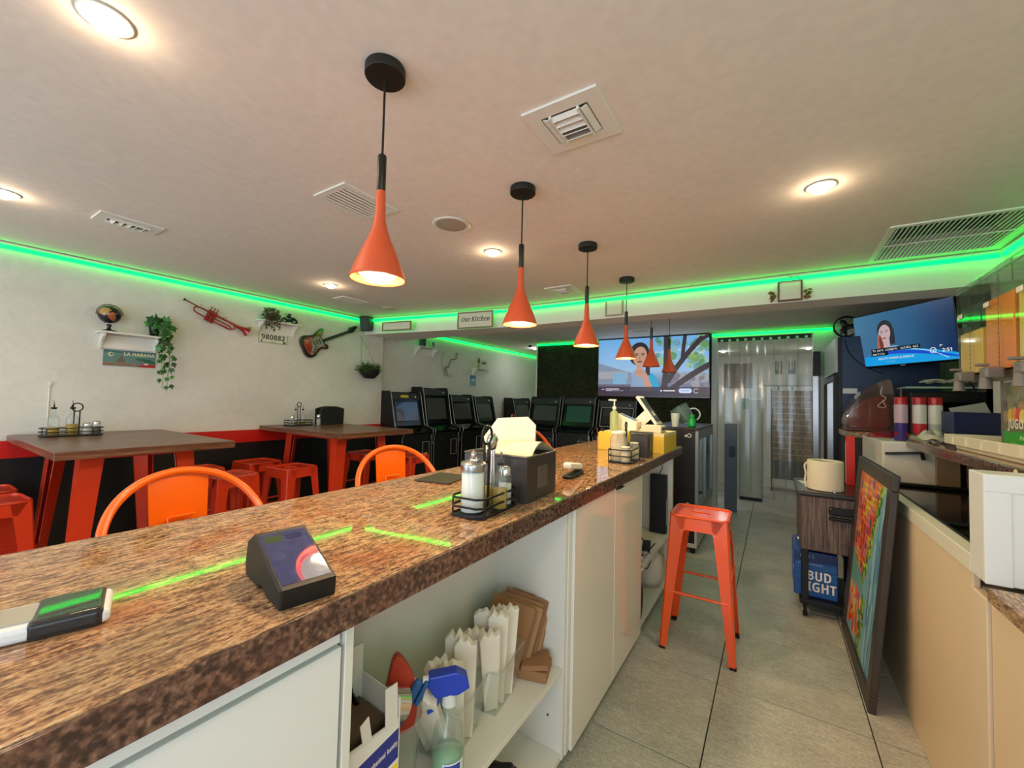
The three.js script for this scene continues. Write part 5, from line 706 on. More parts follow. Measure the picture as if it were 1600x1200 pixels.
// ---- in the open shelf units
{
  const SH = 0.402;
  const bagG = 'brown paper bags on the shelf';
  const browns = [paperBrown, M(0x8a6240, 0.8), M(0xa67c52, 0.8)];
  for (let k = 0; k < 7; k++) { const w = 0.08 + 0.004 * (k % 3), hh = 0.235 - 0.006 * ((k * 3) % 4), g = merged([ext([[-w, 0], [w, 0], [w + 0.002, hh - 0.004], [w - 0.004, hh], [-w, hh + 0.005]], 0.005), bx(0.0015, hh * 0.96, 0.0016, w * 0.45, hh / 2, 0.0056)]); g.rotateX(-0.12 - k * 0.02); g.rotateZ(-0.26 + 0.02 * (k % 2)); one('paper_bag', 'flat brown paper bag leaning in a stack beside the straws', 'paper bag', g, browns[k % 3], [-0.85 + k * 0.006, SH + 0.026, -1.268 - k * 0.0155], 0.45 + k * 0.02, bagG); }
  one('paper_bag_bundle', 'folded brown paper bags lying at the end of the shelf', 'paper bags', [rb(0.11, 0.035, 0.11, 0.006, 0, 0.018, 0, 0, 0.2), rb(0.1, 0.02, 0.1, 0.005, 0.004, 0.045, 0.003, 0, 0.35, 0.1)], paperBrown, [-0.74, SH, -1.36], 0.1);
  function strawBin(label, at, turn, n, lean, strawLabel, grp) {
    const t = thing('plastic_bin', label, 'bin', at, turn), A = [0.055, 0.075], B = [0.075, 0.1], h = 0.15, w = (y) => [A[0] + (B[0] - A[0]) * y / h, A[1] + (B[1] - A[1]) * y / h];
    const gs = []; const [ax, az] = A, [bx2, bz] = B; gs.push(quad([-ax, 0.003, az], [ax, 0.003, az], [bx2, h, bz], [-bx2, h, bz]), quad([ax, 0.003, -az], [-ax, 0.003, -az], [-bx2, h, -bz], [bx2, h, -bz]), quad([ax, 0.003, az], [ax, 0.003, -az], [bx2, h, -bz], [bx2, h, bz]), quad([-ax, 0.003, -az], [-ax, 0.003, az], [-bx2, h, bz], [-bx2, h, -bz]));
    mesh('bin_wall', gs, clearPlastic, t); mesh('bin_floor', rb(ax * 2, 0.003, az * 2, 0.001, 0, 0.003, 0), clearPlastic, t); mesh('lip', tube([[-bx2, h, -bz], [bx2, h, -bz], [bx2, h, bz], [-bx2, h, bz]], 0.004, 60, 6, true, 0.05), clearPlastic, t);
    for (let k = 0; k < n; k++) { const j = () => rr(-0.006, 0.006), L = rr(0.27, 0.32), g = ext([[-0.019, 0], [0.019, 0], [0.026, L * 0.6], [0.03, L * 0.97 + j()], [0.017, L * 0.94 + j()], [0.006, L + j()], [-0.006, L * 0.95 + j()], [-0.016, L * 0.99 + j()], [-0.029, L * 0.93], [-0.025, L * 0.55]], 0.016, 0.004); g.rotateY(rr(0.2, 0.9)); g.rotateZ(-rr(0.0, 0.1)); g.rotateX(lean * (0.25 + 0.3 * Math.floor(k / 2)) + rr(-0.04, 0.04)); one('straw_bundle', strawLabel, 'straws', g, M(0xe9e0cf, 0.8), [at[0] + ((k % 2) - 0.5) * 0.05, SH + 0.01, at[2] + (Math.floor(k / 2) - (n / 2 - 1) / 2) * 0.042], turn, grp); }
  }
  strawBin('clear plastic bin of paper-wrapped straws beside the brown bags', [-0.8, SH, -1.17], 0.15, 6, 0.34, 'white paper-wrapped straw bundle in the bin by the brown bags', 'straw bundles by the bags');
  strawBin('clear plastic bin of wrapped straws behind the spray bottle', [-0.8, SH, -0.96], 0.2, 6, 0.58, 'white paper-wrapped straw bundle in the bin behind the spray bottle', 'straw bundles by the spray bottle');
  const s = thing('spray_bottle', 'clear spray bottle with a blue trigger head', 'spray bottle', [-0.7, SH, -0.835], 0.2); 
  mesh('bottle', lathe([[0, 0.002], [0.04, 0.002], [0.042, 0.01], [0.042, 0.12], [0.036, 0.16], [0.016, 0.2], [0.015, 0.225]], 24), M(0xf2f6f2, 0.08, 0, { transmission: 0.9, thickness: 0 }), s); mesh('cleaner', lathe([[0, 0.006], [0.037, 0.006], [0.038, 0.1], [0, 0.1]], 22), M(0xa8e0b0, 0.3, 0, { transmission: 0.4, thickness: 0 }), s, 'pale green cleaner'); mesh('bottle_label', new THREE.CylinderGeometry(0.0425, 0.0425, 0.06, 20, 1, true, 0.2, 1.4).translate(0, 0.07, 0), M(0xdfe6ea, 0.5), s); mesh('label_stripe', new THREE.CylinderGeometry(0.0429, 0.0429, 0.022, 16, 1, true, 0.3, 1.0).translate(0, 0.085, 0), M(0x24489a, 0.5), s); mesh('collar', cyl(0.017, 0.019, 0.03, 0, 0.232, 0), M(0xd9d9d2, 0.4), s);
  const hd = mesh('trigger_head', ext([[-0.035, 0], [0.02, 0], [0.045, 0.012], [0.04, 0.035], [0.015, 0.05], [-0.05, 0.045], [-0.052, 0.025]], 0.026, 0.004).translate(0, 0.248, -0.013), M(0x1f3fb0, 0.35), s, 'blue trigger head'); hd.rotation.y = 0.6; mesh('nozzle', cyl(0.009, 0.011, 0.016, -0.06, 0.283, 0, 12, 0, 0, Math.PI / 2), M(0xe8e8e2, 0.4), hd); mesh('trigger', ext(spline([[-0.03, 0], [-0.02, 0], [-0.03, -0.03], [-0.05, -0.045], [-0.055, -0.04], [-0.04, -0.025]]), 0.012).translate(0, 0.246, -0.006), M(0x1f3fb0, 0.35), hd);
  const c = thing('tool_cup', 'clear cup holding a peeler, brush and small tools', 'cup', [-0.77, SH, -0.72]); mesh('cup', lathe([[0, 0.002], [0.046, 0.002], [0.06, 0.23], [0.064, 0.235]], 26), M(0xe8ece6, 0.06, 0, { transmission: 0.85, thickness: 0 }), c);
  one('steel_scoop', 'steel round shaker lid lying in the clear cup', 'lid', [cyl(0.034, 0.034, 0.05, 0, 0, 0, 24, 1.15, 0, 0.3)], chrome, [-0.758, SH + 0.27, -0.705]);
  one('red_pouch', 'red pointed pouch standing in the clear cup', 'pouch', ext(spline([[-0.035, 0], [0.04, 0], [0.05, 0.1], [0.03, 0.16], [-0.01, 0.21], [-0.03, 0.15], [-0.04, 0.08]]), 0.024, 0.005).scale(0.8, 0.85, 0.8), M(0xb83a22, 0.5), [-0.8, SH + 0.17, -0.755], 0.9);
  one('plastic_peeler', 'blue and grey plastic tool handle in the clear cup', 'tool', [rb(0.022, 0.13, 0.018, 0.008, 0, 0.065, 0, 0, 0, -0.5), rb(0.012, 0.06, 0.02, 0.005, 0.035, 0.09, 0, 0, 0, -0.5)], M(0x2a5c94, 0.4), [-0.765, SH + 0.17, -0.75], 0.9);
  one('black_spatula', 'black slotted spatula handle leaning from the cup', 'spatula', [rod([0, 0, 0], [-0.02, 0.2, 0.1], 0.006), rb(0.02, 0.09, 0.012, 0.005, -0.018, 0.21, 0.105, 0.46, 0, 0.1)], blackGloss, [-0.78, SH + 0.17, -0.69]);
  const b = thing('cleaner_box', 'white torn carton with a blue band and yellow panel', 'box', [-0.75, SH, -0.588], -0.08); b.scale.set(1, 1.68, 1);
  const lp = print(512, 640, (g, w, h) => { g.fillStyle = '#ded8cc'; g.fillRect(0, 0, w, h); g.save(); g.translate(0, 80); g.rotate(-0.1); g.fillStyle = '#252f80'; g.fillRect(-20, 0, w + 60, 130); g.fillStyle = '#efe6d0'; g.font = 'bold 30px sans-serif'; g.fillText('professional  laundry', 190, 70, 320); g.fillStyle = '#f2c818'; g.beginPath(); g.arc(90, 50, 44, Math.PI, 0); g.fill(); g.fillStyle = '#e0dcc8'; g.font = 'bold 44px sans-serif'; g.fillText('sundry', 20, 110, 170); g.fillStyle = '#f0d20a'; g.fillRect(-20, 150, w + 60, 260); g.fillStyle = '#2f6f9a'; g.beginPath(); g.moveTo(260, 420); g.lineTo(560, 240); g.lineTo(560, 500); g.lineTo(260, 500); g.fill(); g.restore(); });
  mesh('carton', [span(-0.07, 0.07, 0, 0.17, 0.062, 0.058), span(-0.07, 0.07, 0, 0.21, -0.058, -0.062), span(-0.07, -0.066, 0, 0.25, 0.058, -0.058), span(0.066, 0.07, 0, 0.185, 0.058, -0.058), span(-0.066, 0.066, 0, 0.004, 0.058, -0.058)], M(0xd6cfc2, 0.8), b); mesh('print', new THREE.PlaneGeometry(0.118, 0.18).rotateY(Math.PI / 2).translate(0.0706, 0.092, 0), M(0xffffff, 0.6, 0, { map: lp }), b, 'blue and yellow printed panel'); mesh('torn_flap', bx(0.002, 0.05, 0.03, 0.068, 0.205, -0.04, 0, 0, 0.1), M(0xd6cfc2, 0.8), b); mesh('torn_flap', bx(0.002, 0.03, 0.02, 0.068, 0.195, 0.02, 0.3), M(0xd6cfc2, 0.8), b); mesh('brown_liner', bx(0.1, 0.17, 0.1, -0.015, 0.095, 0), M(0x5c4936, 0.9), b);
  one('black_pouch', 'black folded bag on the bottom shelf below the straws', 'bag', [rb(0.16, 0.09, 0.2, 0.03, 0, 0.045, 0), rb(0.1, 0.03, 0.14, 0.012, 0.03, 0.1, 0.01, 0, 0.3)], M(0x141416, 0.5), [-0.76, 0.09, -1.12], 0.3);
  one('tan_roll', 'tan cloth roll on the bottom shelf', 'cloth', [cyl(0.04, 0.04, 0.16, 0, 0.04, 0, 20, Math.PI / 2)], M(0x9a7a68, 0.8), [-0.72, 0.09, -0.95], 0.3);
  // second unit
  const cab = (label, pts, r = 0.004) => one('cable', label, 'cable', tube(pts, r, 60, 6), rubber, undefined, 0, 'tangled black cables on the shelf');
  const Y = 0.418; cab('black cable looping up over the shelf behind the orange stool', [[-0.72, Y, -2.55], [-0.74, Y + 0.1, -2.62], [-0.74, Y + 0.13, -2.72], [-0.72, Y + 0.06, -2.8], [-0.72, Y, -2.86]]); cab('black cable lying flat with a plug on the shelf', [[-0.7, Y, -2.5], [-0.68, Y + 0.05, -2.58], [-0.69, Y + 0.004, -2.7], [-0.7, Y, -2.85], [-0.7, Y, -3.0]]); cab('thin black cable hanging over the shelf edge', [[-0.69, Y, -2.52], [-0.668, Y - 0.01, -2.56], [-0.664, Y - 0.05, -2.66], [-0.668, Y - 0.02, -2.76], [-0.7, Y, -2.84]], 0.003);
  const a = thing('power_strip', 'black power adapter among the cables', 'adapter', [-0.73, 0.411, -2.9], 0.2); mesh('body', rb(0.05, 0.03, 0.16, 0.008, 0, 0.015, 0), black, a); mesh('plug', rb(0.02, 0.016, 0.03, 0.004, 0, 0.012, 0.1), darkGrey, a);
  one('plastic_bag', 'crumpled clear plastic bag at the shelf edge', 'bag', tuft(40, () => [rr(-0.05, 0.05), rr(0.01, 0.06), rr(-0.06, 0.06)], 0.015, 0.03, 0.6), M(0xd8d6ce, 0.2, 0, { transmission: 0.5, thickness: 0 }), [-0.72, 0.412, -2.6]);
  one('router_box', 'black box on the bottom shelf below the cables', 'box', [rb(0.13, 0.14, 0.16, 0.01, 0, 0.07, 0), rb(0.004, 0.02, 0.1, 0.002, 0.066, 0.1, 0)], black, [-0.75, 0.09, -2.62], 0.2);
  one('white_bag', 'white plastic sack standing on the bottom shelf', 'bag', [lathe([[0, 0], [0.1, 0.01], [0.12, 0.08], [0.1, 0.2], [0.05, 0.26], [0.03, 0.3], [0.05, 0.31]], 14)], M(0xd9d2c4, 0.5), [-0.78, 0.09, -3.12]);
  const v = thing('video_recorder', 'slim black recorder standing upright at the end of the shelf unit', 'recorder', [-0.745, 0.411, -3.3]); mesh('case', rb(0.12, 0.44, 0.06, 0.005, 0, 0.22, 0), black, v); mesh('front_strip', bx(0.003, 0.2, 0.012, 0.062, 0.16, 0.01), lightGrey, v); mesh('cables', tube([[0.0, 0.44, 0], [0.03, 0.5, 0.02], [0.0, 0.53, 0.03], [-0.05, 0.52, 0.02]], 0.003, 20, 5), rubber, v);
}

// ---------------------------------------------------------------- service side
const beige = M(0xe2c9a8, 0.45), LEDGE = 1.2;
{
  const t = thing('service_counter', 'low beige service counter with a white top band', 'counter', [0.86, 0, -2.5]);
  mesh('front_panel', [rspan(-0.34, -0.322, 0.0, 0.9, 0.635, -1.28, 0.003)], beige, t); mesh('top_band', rspan(-0.345, -0.3, 0.9, 0.955, 0.635, -1.28, 0.003), M(0xeae3d2, 0.3), t, 'white edge band'); mesh('body', [span(-0.32, 0.33, 0, 0.86, 0.635, -1.15)], M(0xb9a58a, 0.7), t);
  mesh('cold_well', [span(-0.3, 0.14, 0.9, 0.925, 0.63, -1.15)], M(0x1e1d1c, 0.1), t, 'black glass lid'); mesh('lid_rail', [rod([-0.285, 0.94, 0.63], [-0.285, 0.94, -1.1], 0.011), rod([-0.28, 0.935, 0.1], [0.12, 0.935, 0.1], 0.009), rod([-0.28, 0.935, -0.95], [0.12, 0.935, -0.95], 0.012)], blackMetal, t, 'black lid rails'); for (const z of [0.5, -0.86]) mesh('lid_clamp', rb(0.03, 0.04, 0.05, 0.008, -0.28, 0.945, z), black, t);
  mesh('back_riser', span(0.14, 0.16, 0.86, 1.148, 0.63, -1.15), granite, t, 'granite riser'); mesh('riser_strip', span(0.0, 0.1, 0.93, 1.148, -1.1, -1.14), M(0x8a7358, 0.6), t);
  const sc2 = thing('side_cabinet', 'beige cabinet with a patched narrow panel under the low granite top', 'cabinet', [0.86, 0, -1.0]); mesh('body', span(-0.31, 0.33, 0, 0.855, 1.8, -0.86), M(0xb9a58a, 0.7), sc2); mesh('patch_panel', rspan(-0.343, -0.315, 0, 0.856, -0.76, -0.862, 0.004), M(0xdec9ae, 0.5), sc2, 'narrow patched panel'); mesh('side_panel', rspan(-0.335, -0.312, 0, 0.856, 1.8, -0.755, 0.004), M(0xe2c9a8, 0.45), sc2);
  const lo = thing('granite_side_top', 'low granite top below the white shutter panel', 'countertop', [0.86, 0.84, -0.6]); mesh('slab', rspan(-0.35, 0.33, 0.022, 0.06, 1.6, -1.13, 0.004), granite, lo);
  const p = thing('shutter_panel', 'white panelled partition standing on the low granite', 'partition', [0.86, 0.902, -1.806]); mesh('panel', rspan(-0.345, 0.335, 0, 0.315, 0.045, -0.06, 0.004), whiteLam, p); mesh('rail', [rspan(-0.345, 0.335, 0.265, 0.313, 0.05, 0.0455, 0.002), rspan(-0.345, -0.29, 0.0, 0.265, 0.05, 0.0455, 0.002)], whiteLam, p, 'raised frame');
  const l = thing('granite_ledge', 'raised granite ledge under the juice dispenser', 'ledge', [0.96, 1.148, -2.78]); mesh('slab', rspan(-0.22, 0.235, 0.012, 0.052, 0.9, -0.9, 0.005), granite, l); mesh('front_edge', rspan(-0.226, -0.205, 0, 0.05, 0.9, -0.9, 0.006), graniteShadedEdge, l); mesh('chip', tr(sph(0.5, 0, 0, 0, 8).scale(0.012, 0.045, 0.045), -0.224, 0.024, 0.55), M(0xd8c8b0, 0.9), l, 'pale chipped spot');
  const a = thing('ice_cabinet', 'white upright cabinet with a black lever handle', 'cabinet', [0.75, 0, -4.07]); mesh('body', rspan(-0.13, 0.21, 0.02, 1.18, 0.36, -0.38, 0.006), M(0xe8e2d4, 0.35), a); mesh('door_panel', rspan(-0.128, 0.128, 0.05, 1.17, 0.374, 0.362, 0.004), M(0xe8e2d4, 0.35), a); mesh('lever_handle', [bar([-0.12, 1.1, 0.39], [0.05, 1.12, 0.42], 0.02, 0.016, [0, 1, 0]), bar([0.05, 1.125, 0.42], [0.06, 1.075, 0.42], 0.02, 0.014)], black, a, 'black lever handle'); mesh('foot', [cyl(0.02, 0.02, 0.02, -0.1, 0.01, 0.3), cyl(0.02, 0.02, 0.02, 0.1, 0.01, 0.3), cyl(0.02, 0.02, 0.02, -0.1, 0.01, -0.3), cyl(0.02, 0.02, 0.02, 0.1, 0.01, -0.3)], black, a);
  one('red_bowl', 'dark red upturned bowl on the white cabinet', 'bowl', lathe([[0.1, 0], [0.098, 0.012], [0.08, 0.03], [0.04, 0.042], [0, 0.045]], 28), M(0x8a1c22, 0.35), [0.7, 1.181, -4.2]);
  const b = thing('back_counter', 'dark back counter under the microwave', 'counter', [1.2, 0, -4.74]); mesh('body', span(-0.66, 0.38, 0, 1.15, 0.25, -0.28), M(0x2a2422, 0.6), b); mesh('slab', rspan(-0.68, 0.39, 1.15, LEDGE, 0.27, -0.28, 0.004), granite, b);
}
{
  const Y = LEDGE;
  const can = (label, u, cols, txt) => {
    const p = onZ(u, 674, -3.84), t = thing('spray_can', label, 'spray can', [p.x, 1.181, -3.84], 0, 'aerosol cans on the white cabinet');
    const r = 0.036, h = 0.245; const lab = print(256, 256, (g, w, hh) => { g.fillStyle = cols[0]; g.fillRect(0, 0, w, hh); g.fillStyle = cols[1]; g.fillRect(0, hh * 0.5, w, hh * 0.5); g.fillStyle = cols[2]; g.font = 'bold 54px sans-serif'; for (const q of [20, 148]) { g.fillText(txt, q, 70, 96); g.fillRect(q, 150, 80, 8); g.fillRect(q, 170, 70, 6); g.fillRect(q, 186, 84, 6); } });
    mesh('body', lathe([[0, 0], [r, 0], [r, h], [r * 0.9, h * 1.04]], 26), M(0xffffff, 0.3, 0, { map: lab }), t); mesh('cap', lathe([[r * 0.96, h * 1.02], [r * 0.96, h * 1.2], [r * 0.9, h * 1.23], [0, h * 1.23]], 26), M(0xb81420, 0.3), t, 'red cap');
  };
  can('purple and white spray can with a red cap', 1408, ['#c9a8b8', '#43307c', '#a8202c'], 'EASY'); can('red and white spray can with a red cap, next to the purple can', 1437, ['#dcd4d0', '#c22a34', '#5a4a4a'], 'EASY'); can('white and grey spray can with a red cap, next to the blue bin', 1462, ['#dcdad6', '#b4b6ba', '#3a3a44'], 'BAS');
  const mw = thing('microwave', 'black microwave behind the spray cans', 'microwave', [1.2, Y, -4.66]); mesh('case', rb(0.56, 0.34, 0.36, 0.01, 0, 0.17, 0), black, mw); mesh('door_glass', rb(0.36, 0.22, 0.006, 0.004, -0.07, 0.15, 0.182), blackGloss, mw); mesh('door_handle', rod([0.13, 0.06, 0.2], [0.13, 0.24, 0.2], 0.008), darkGrey, mw);
  const sh = thing('glass_shelf', 'glass shelf, green light put into its colour, with coiled white cords', 'shelf', [1.2, 1.572, -4.6]); mesh('pane', rb(0.62, 0.016, 0.3, 0.003, 0, 0, 0), M(0xbfe0cc, 0.15, 0, { transmission: 0.3, thickness: 0 }), sh); mesh('upright', [rod([-0.29, -0.372, -0.1], [-0.29, 0, -0.1], 0.008), rod([0.29, -0.372, -0.1], [0.29, 0, -0.1], 0.008)], M(0x8a8a76, 0.5), sh);  // green of the strip light is put into the pane colour
  const coil = []; for (let k = 0; k < 60; k++) coil.push([-0.1 + k * 0.006 + 0.05 * Math.sin(k * 1.1), 0.03 + 0.028 * Math.abs(Math.sin(k * 0.7)), 0.06 * Math.cos(k * 1.1)]); one('cord_coil', 'tangled pale cord on the glass shelf', 'cord', tube(coil, 0.005, 200, 5), M(0xc2c2a8, 0.6), [1.12, 1.58, -4.56]);
  one('hanging_wire', 'black wire drooping over the glass shelf', 'wire', tube([[1.18, 1.6, -4.5], [1.24, 1.61, -4.44], [1.28, 1.5, -4.43]], 0.005, 20, 5), rubber);
  // clear domed box with a red inside
  const d = thing('domed_container', 'clear domed container with red contents', 'container', [0.735, 1.181, -4.3]); d.position.set(0.685, LEDGE, -4.7); d.scale.set(1.25, 1.36, 1.2);
  const prof = [[-0.115, 0.02], [0.11, 0.02], [0.11, 0.3], [0.05, 0.3], [-0.03, 0.24], [-0.09, 0.16], [-0.12, 0.07]]; mesh('shell', ext(spline(prof), 0.22, 0.006).translate(0, 0, -0.11), M(0xf0d8cc, 0.05, 0, { transmission: 0.95, thickness: 0 }), d); mesh('red_contents', ext(spline(prof.map(([x, y]) => [x * 0.84, 0.03 + (y - 0.02) * 0.66])), 0.18, 0.004).translate(0, 0, -0.09), M(0x7a2a1c, 0.3), d); mesh('base', rb(0.25, 0.022, 0.24, 0.006, 0, 0.011, 0), M(0x5a2a22, 0.4), d);
  const hk = one('wire_hook', 'white looped cord hanging before the domed container', 'cord', tube([[0, 0.1, 0], [-0.01, 0.04, 0.0], [0.02, 0.0, 0], [-0.03, -0.06, 0], [0.02, -0.07, 0], [0.0, -0.01, 0]], 0.003, 40, 5), M(0xe0c8b8, 0.5), [0.76, 1.48, -4.52]);
  one('smoked_jar', 'smoked plastic canister beside the domed container', 'canister', [lathe([[0, 0], [0.05, 0], [0.052, 0.2], [0.045, 0.22], [0.045, 0.26], [0, 0.26]], 24)], M(0x3c322e, 0.15, 0, { transmission: 0.4, thickness: 0 }), [0.86, LEDGE, -4.6]);
  // blue bin, crumpled bag, tray
  const bb = thing('blue_bin', 'dark blue patterned bin beside the spray cans', 'bin', [0.96, LEDGE, -3.42], 0.1); mesh('bin', [span(-0.1, 0.1, 0, 0.19, 0.075, 0.069), span(-0.1, 0.1, 0, 0.19, -0.069, -0.075), span(-0.1, -0.094, 0, 0.19, 0.069, -0.069), span(0.094, 0.1, 0, 0.19, 0.069, -0.069), span(-0.094, 0.094, 0, 0.006, 0.069, -0.069)], M(0x232a52, 0.3), bb); mesh('papers', [bx(0.16, 0.15, 0.004, 0.0, 0.16, 0.02, -0.3, 0, 0.25), bx(0.12, 0.13, 0.004, 0.02, 0.15, -0.02, -0.2, 0, 0.2)], M(0x9a9a98, 0.6), bb); mesh('orange_pack', rb(0.05, 0.12, 0.02, 0.004, -0.05, 0.15, -0.03), M(0xe09a3a, 0.5), bb);
  one('crumpled_paper', 'crumpled white paper wrappers on the ledge', 'paper', [...[0, 1, 2, 3].map((k) => { const g = new THREE.PlaneGeometry(0.16, 0.12, 8, 6), p = g.attributes.position; for (let i = 0; i < p.count; i++) p.setZ(i, 0.02 * Math.sin(p.getX(i) * 40 + k) + 0.012 * Math.cos(p.getY(i) * 60 + k * 2)); g.computeVertexNormals(); g.rotateX(-Math.PI / 2 + 0.15 * k); g.rotateY(k * 0.9); g.translate(0.02 * k - 0.03, 0.028 + 0.008 * k, 0.02 * (k - 1)); return g; })], M(0xdcd8c6, 0.5, 0, { side: THREE.DoubleSide }), [0.84, LEDGE, -3.5]);
  const tr1 = thing('plastic_tray', 'ivory plastic tray under the juice dispenser', 'tray', [0.945, LEDGE, -2.62]); mesh('foot', rb(0.3, 0.03, 0.84, 0.008, 0, 0.015, 0), ivory, tr1); mesh('rim', [rb(0.36, 0.05, 0.012, 0.004, 0, 0.05, 0.464), rb(0.36, 0.05, 0.012, 0.004, 0, 0.05, -0.464), rb(0.012, 0.05, 0.916, 0.004, -0.174, 0.05, 0), rb(0.012, 0.05, 0.916, 0.004, 0.174, 0.05, 0)], ivory, tr1); mesh('tray_floor', bx(0.34, 0.006, 0.92, 0, 0.028, 0), ivory, tr1); for (let k = -2; k <= 2; k++) mesh('rib', rb(0.006, 0.04, 0.012, 0.002, -0.182, 0.048, k * 0.17), ivory, tr1);
  // juice dispenser
  const j = thing('juice_dispenser', 'three-tank juice dispenser reading JUGOS NATURALES', 'juice dispenser', [0.97, LEDGE + 0.031, -2.62]);
  const art = print(768, 420, (g, w, h) => { g.fillStyle = '#6e6a4c'; g.fillRect(0, 0, w, h); for (let i = 0; i < 60; i++) { g.globalAlpha = 0.7; g.fillStyle = ['#7a6a52', '#4e5a38', '#8c8a6a', '#b08a4a', '#5a4438'][i % 5]; g.beginPath(); g.arc(hash2(i, 1, 6) * w, hash2(i, 2, 6) * 240, 20 + 40 * hash2(i, 3, 6), 0, 7); g.fill(); } g.globalAlpha = 1; for (let i = 0; i < 14; i++) { g.fillStyle = ['#e8c030', '#e89a24', '#d8482a', '#e8d860'][i % 4]; g.beginPath(); g.ellipse(90 + i * 48, 190 + 30 * hash2(i, 4, 6), 34, 44, 0.3, 0, 7); g.fill(); } g.fillStyle = '#f2ead8'; g.font = 'bold 82px sans-serif'; g.fillText('JUGOS NATURALES', 60, 290, 660); g.fillStyle = '#2ea02c'; g.fillRect(0, 310, w, 110); g.fillStyle = '#d8f0b8'; g.font = 'italic bold 34px sans-serif'; g.fillText('Frescos y deliciosos', 200, 356); g.fillText('Sabor natural todos los dias', 90, 402); });
  mesh('base_body', rb(0.26, 0.31, 0.56, 0.012, 0.03, 0.155, 0.15), M(0xc8c4b4, 0.4), j); mesh('printed_panel', new THREE.PlaneGeometry(0.54, 0.29).rotateY(-Math.PI / 2).translate(-0.1012, 0.152, 0.15), M(0xffffff, 0.35, 0, { map: art }), j, 'printed front panel'); mesh('steel_deck', rb(0.3, 0.03, 0.9, 0.008, 0.02, 0.335, 0), M(0x7c766c, 0.3, 0.6), j); mesh('base_leg', [rb(0.24, 0.31, 0.05, 0.006, 0.03, 0.155, -0.16)], M(0x6a655c, 0.4), j);
  [[-0.305, 0xffc61a, 0.5], [0, 0xff8f0a, 0.76], [0.305, 0xf4d65a, 0.7]].forEach(([z, c, f], k) => {
    const w = 0.145, dx = 0.15, h = 0.47, y0 = 0.35; const tk = mesh('tank', [quad([-dx, y0, -w], [-dx, y0, w], [-dx * 1.04, y0 + h - 0.05, w * 1.0], [-dx * 1.04, y0 + h - 0.05, -w * 1.0]), quad([dx, y0, w], [dx, y0, -w], [dx, y0 + h - 0.05, -w], [dx, y0 + h - 0.05, w]), quad([-dx, y0, w], [dx, y0, w], [dx, y0 + h - 0.05, w], [-dx * 1.04, y0 + h - 0.05, w]), quad([dx, y0, -w], [-dx, y0, -w], [-dx * 1.04, y0 + h - 0.05, -w], [dx, y0 + h - 0.05, -w])].map((g) => g.translate(0, 0, z)), M(0xf4f8f2, 0.03, 0, { transmission: 1, thickness: 0, ior: 1.4 }), j, 'clear tank');
    mesh('juice', span(-dx * 0.96, dx * 0.96, y0 + 0.004, y0 + (h - 0.05) * f, z + w * 0.95, z - w * 0.95), M(c, 0.35), j, ['yellow juice', 'orange juice', 'pale yellow juice'][k]); mesh('tank_lid', [rb(dx * 2.1, 0.03, w * 2.02, 0.008, 0, y0 + h - 0.035, z), rb(dx * 1.7, 0.03, w * 1.5, 0.012, 0, y0 + h - 0.008, z)], M(0xd8ecdc, 0.08, 0, { transmission: 0.9, thickness: 0 }), j, 'clear lid'); mesh('measuring_scale', Array.from({ length: 18 }, (_, i) => bx(0.001, 0.0018, i % 3 ? 0.012 : 0.022, -dx * 1.04 - 0.001, y0 + 0.03 + i * 0.021, z + 0.02)).concat([bx(0.001, 0.4, 0.0018, -dx * 1.04 - 0.001, y0 + 0.21, z + 0.03)]), M(0x4a4630, 0.6), j); mesh('tank_badge', rb(0.003, 0.022, 0.05, 0.001, -dx * 1.04 - 0.002, y0 + 0.3, z - 0.09), M(0xefe6d6, 0.5), j); mesh('lid_knob', rb(0.05, 0.022, 0.06, 0.008, 0, y0 + h + 0.018, z), M(0xeef2f2, 0.3), j);
    mesh('tap', [rb(0.06, 0.05, 0.07, 0.01, -0.17, 0.335, z), cyl(0.018, 0.022, 0.05, -0.19, 0.29, z, 14), rb(0.04, 0.012, 0.03, 0.004, -0.2, 0.37, z)], M(0x7a7068, 0.3), j, 'grey tap');
  });
}
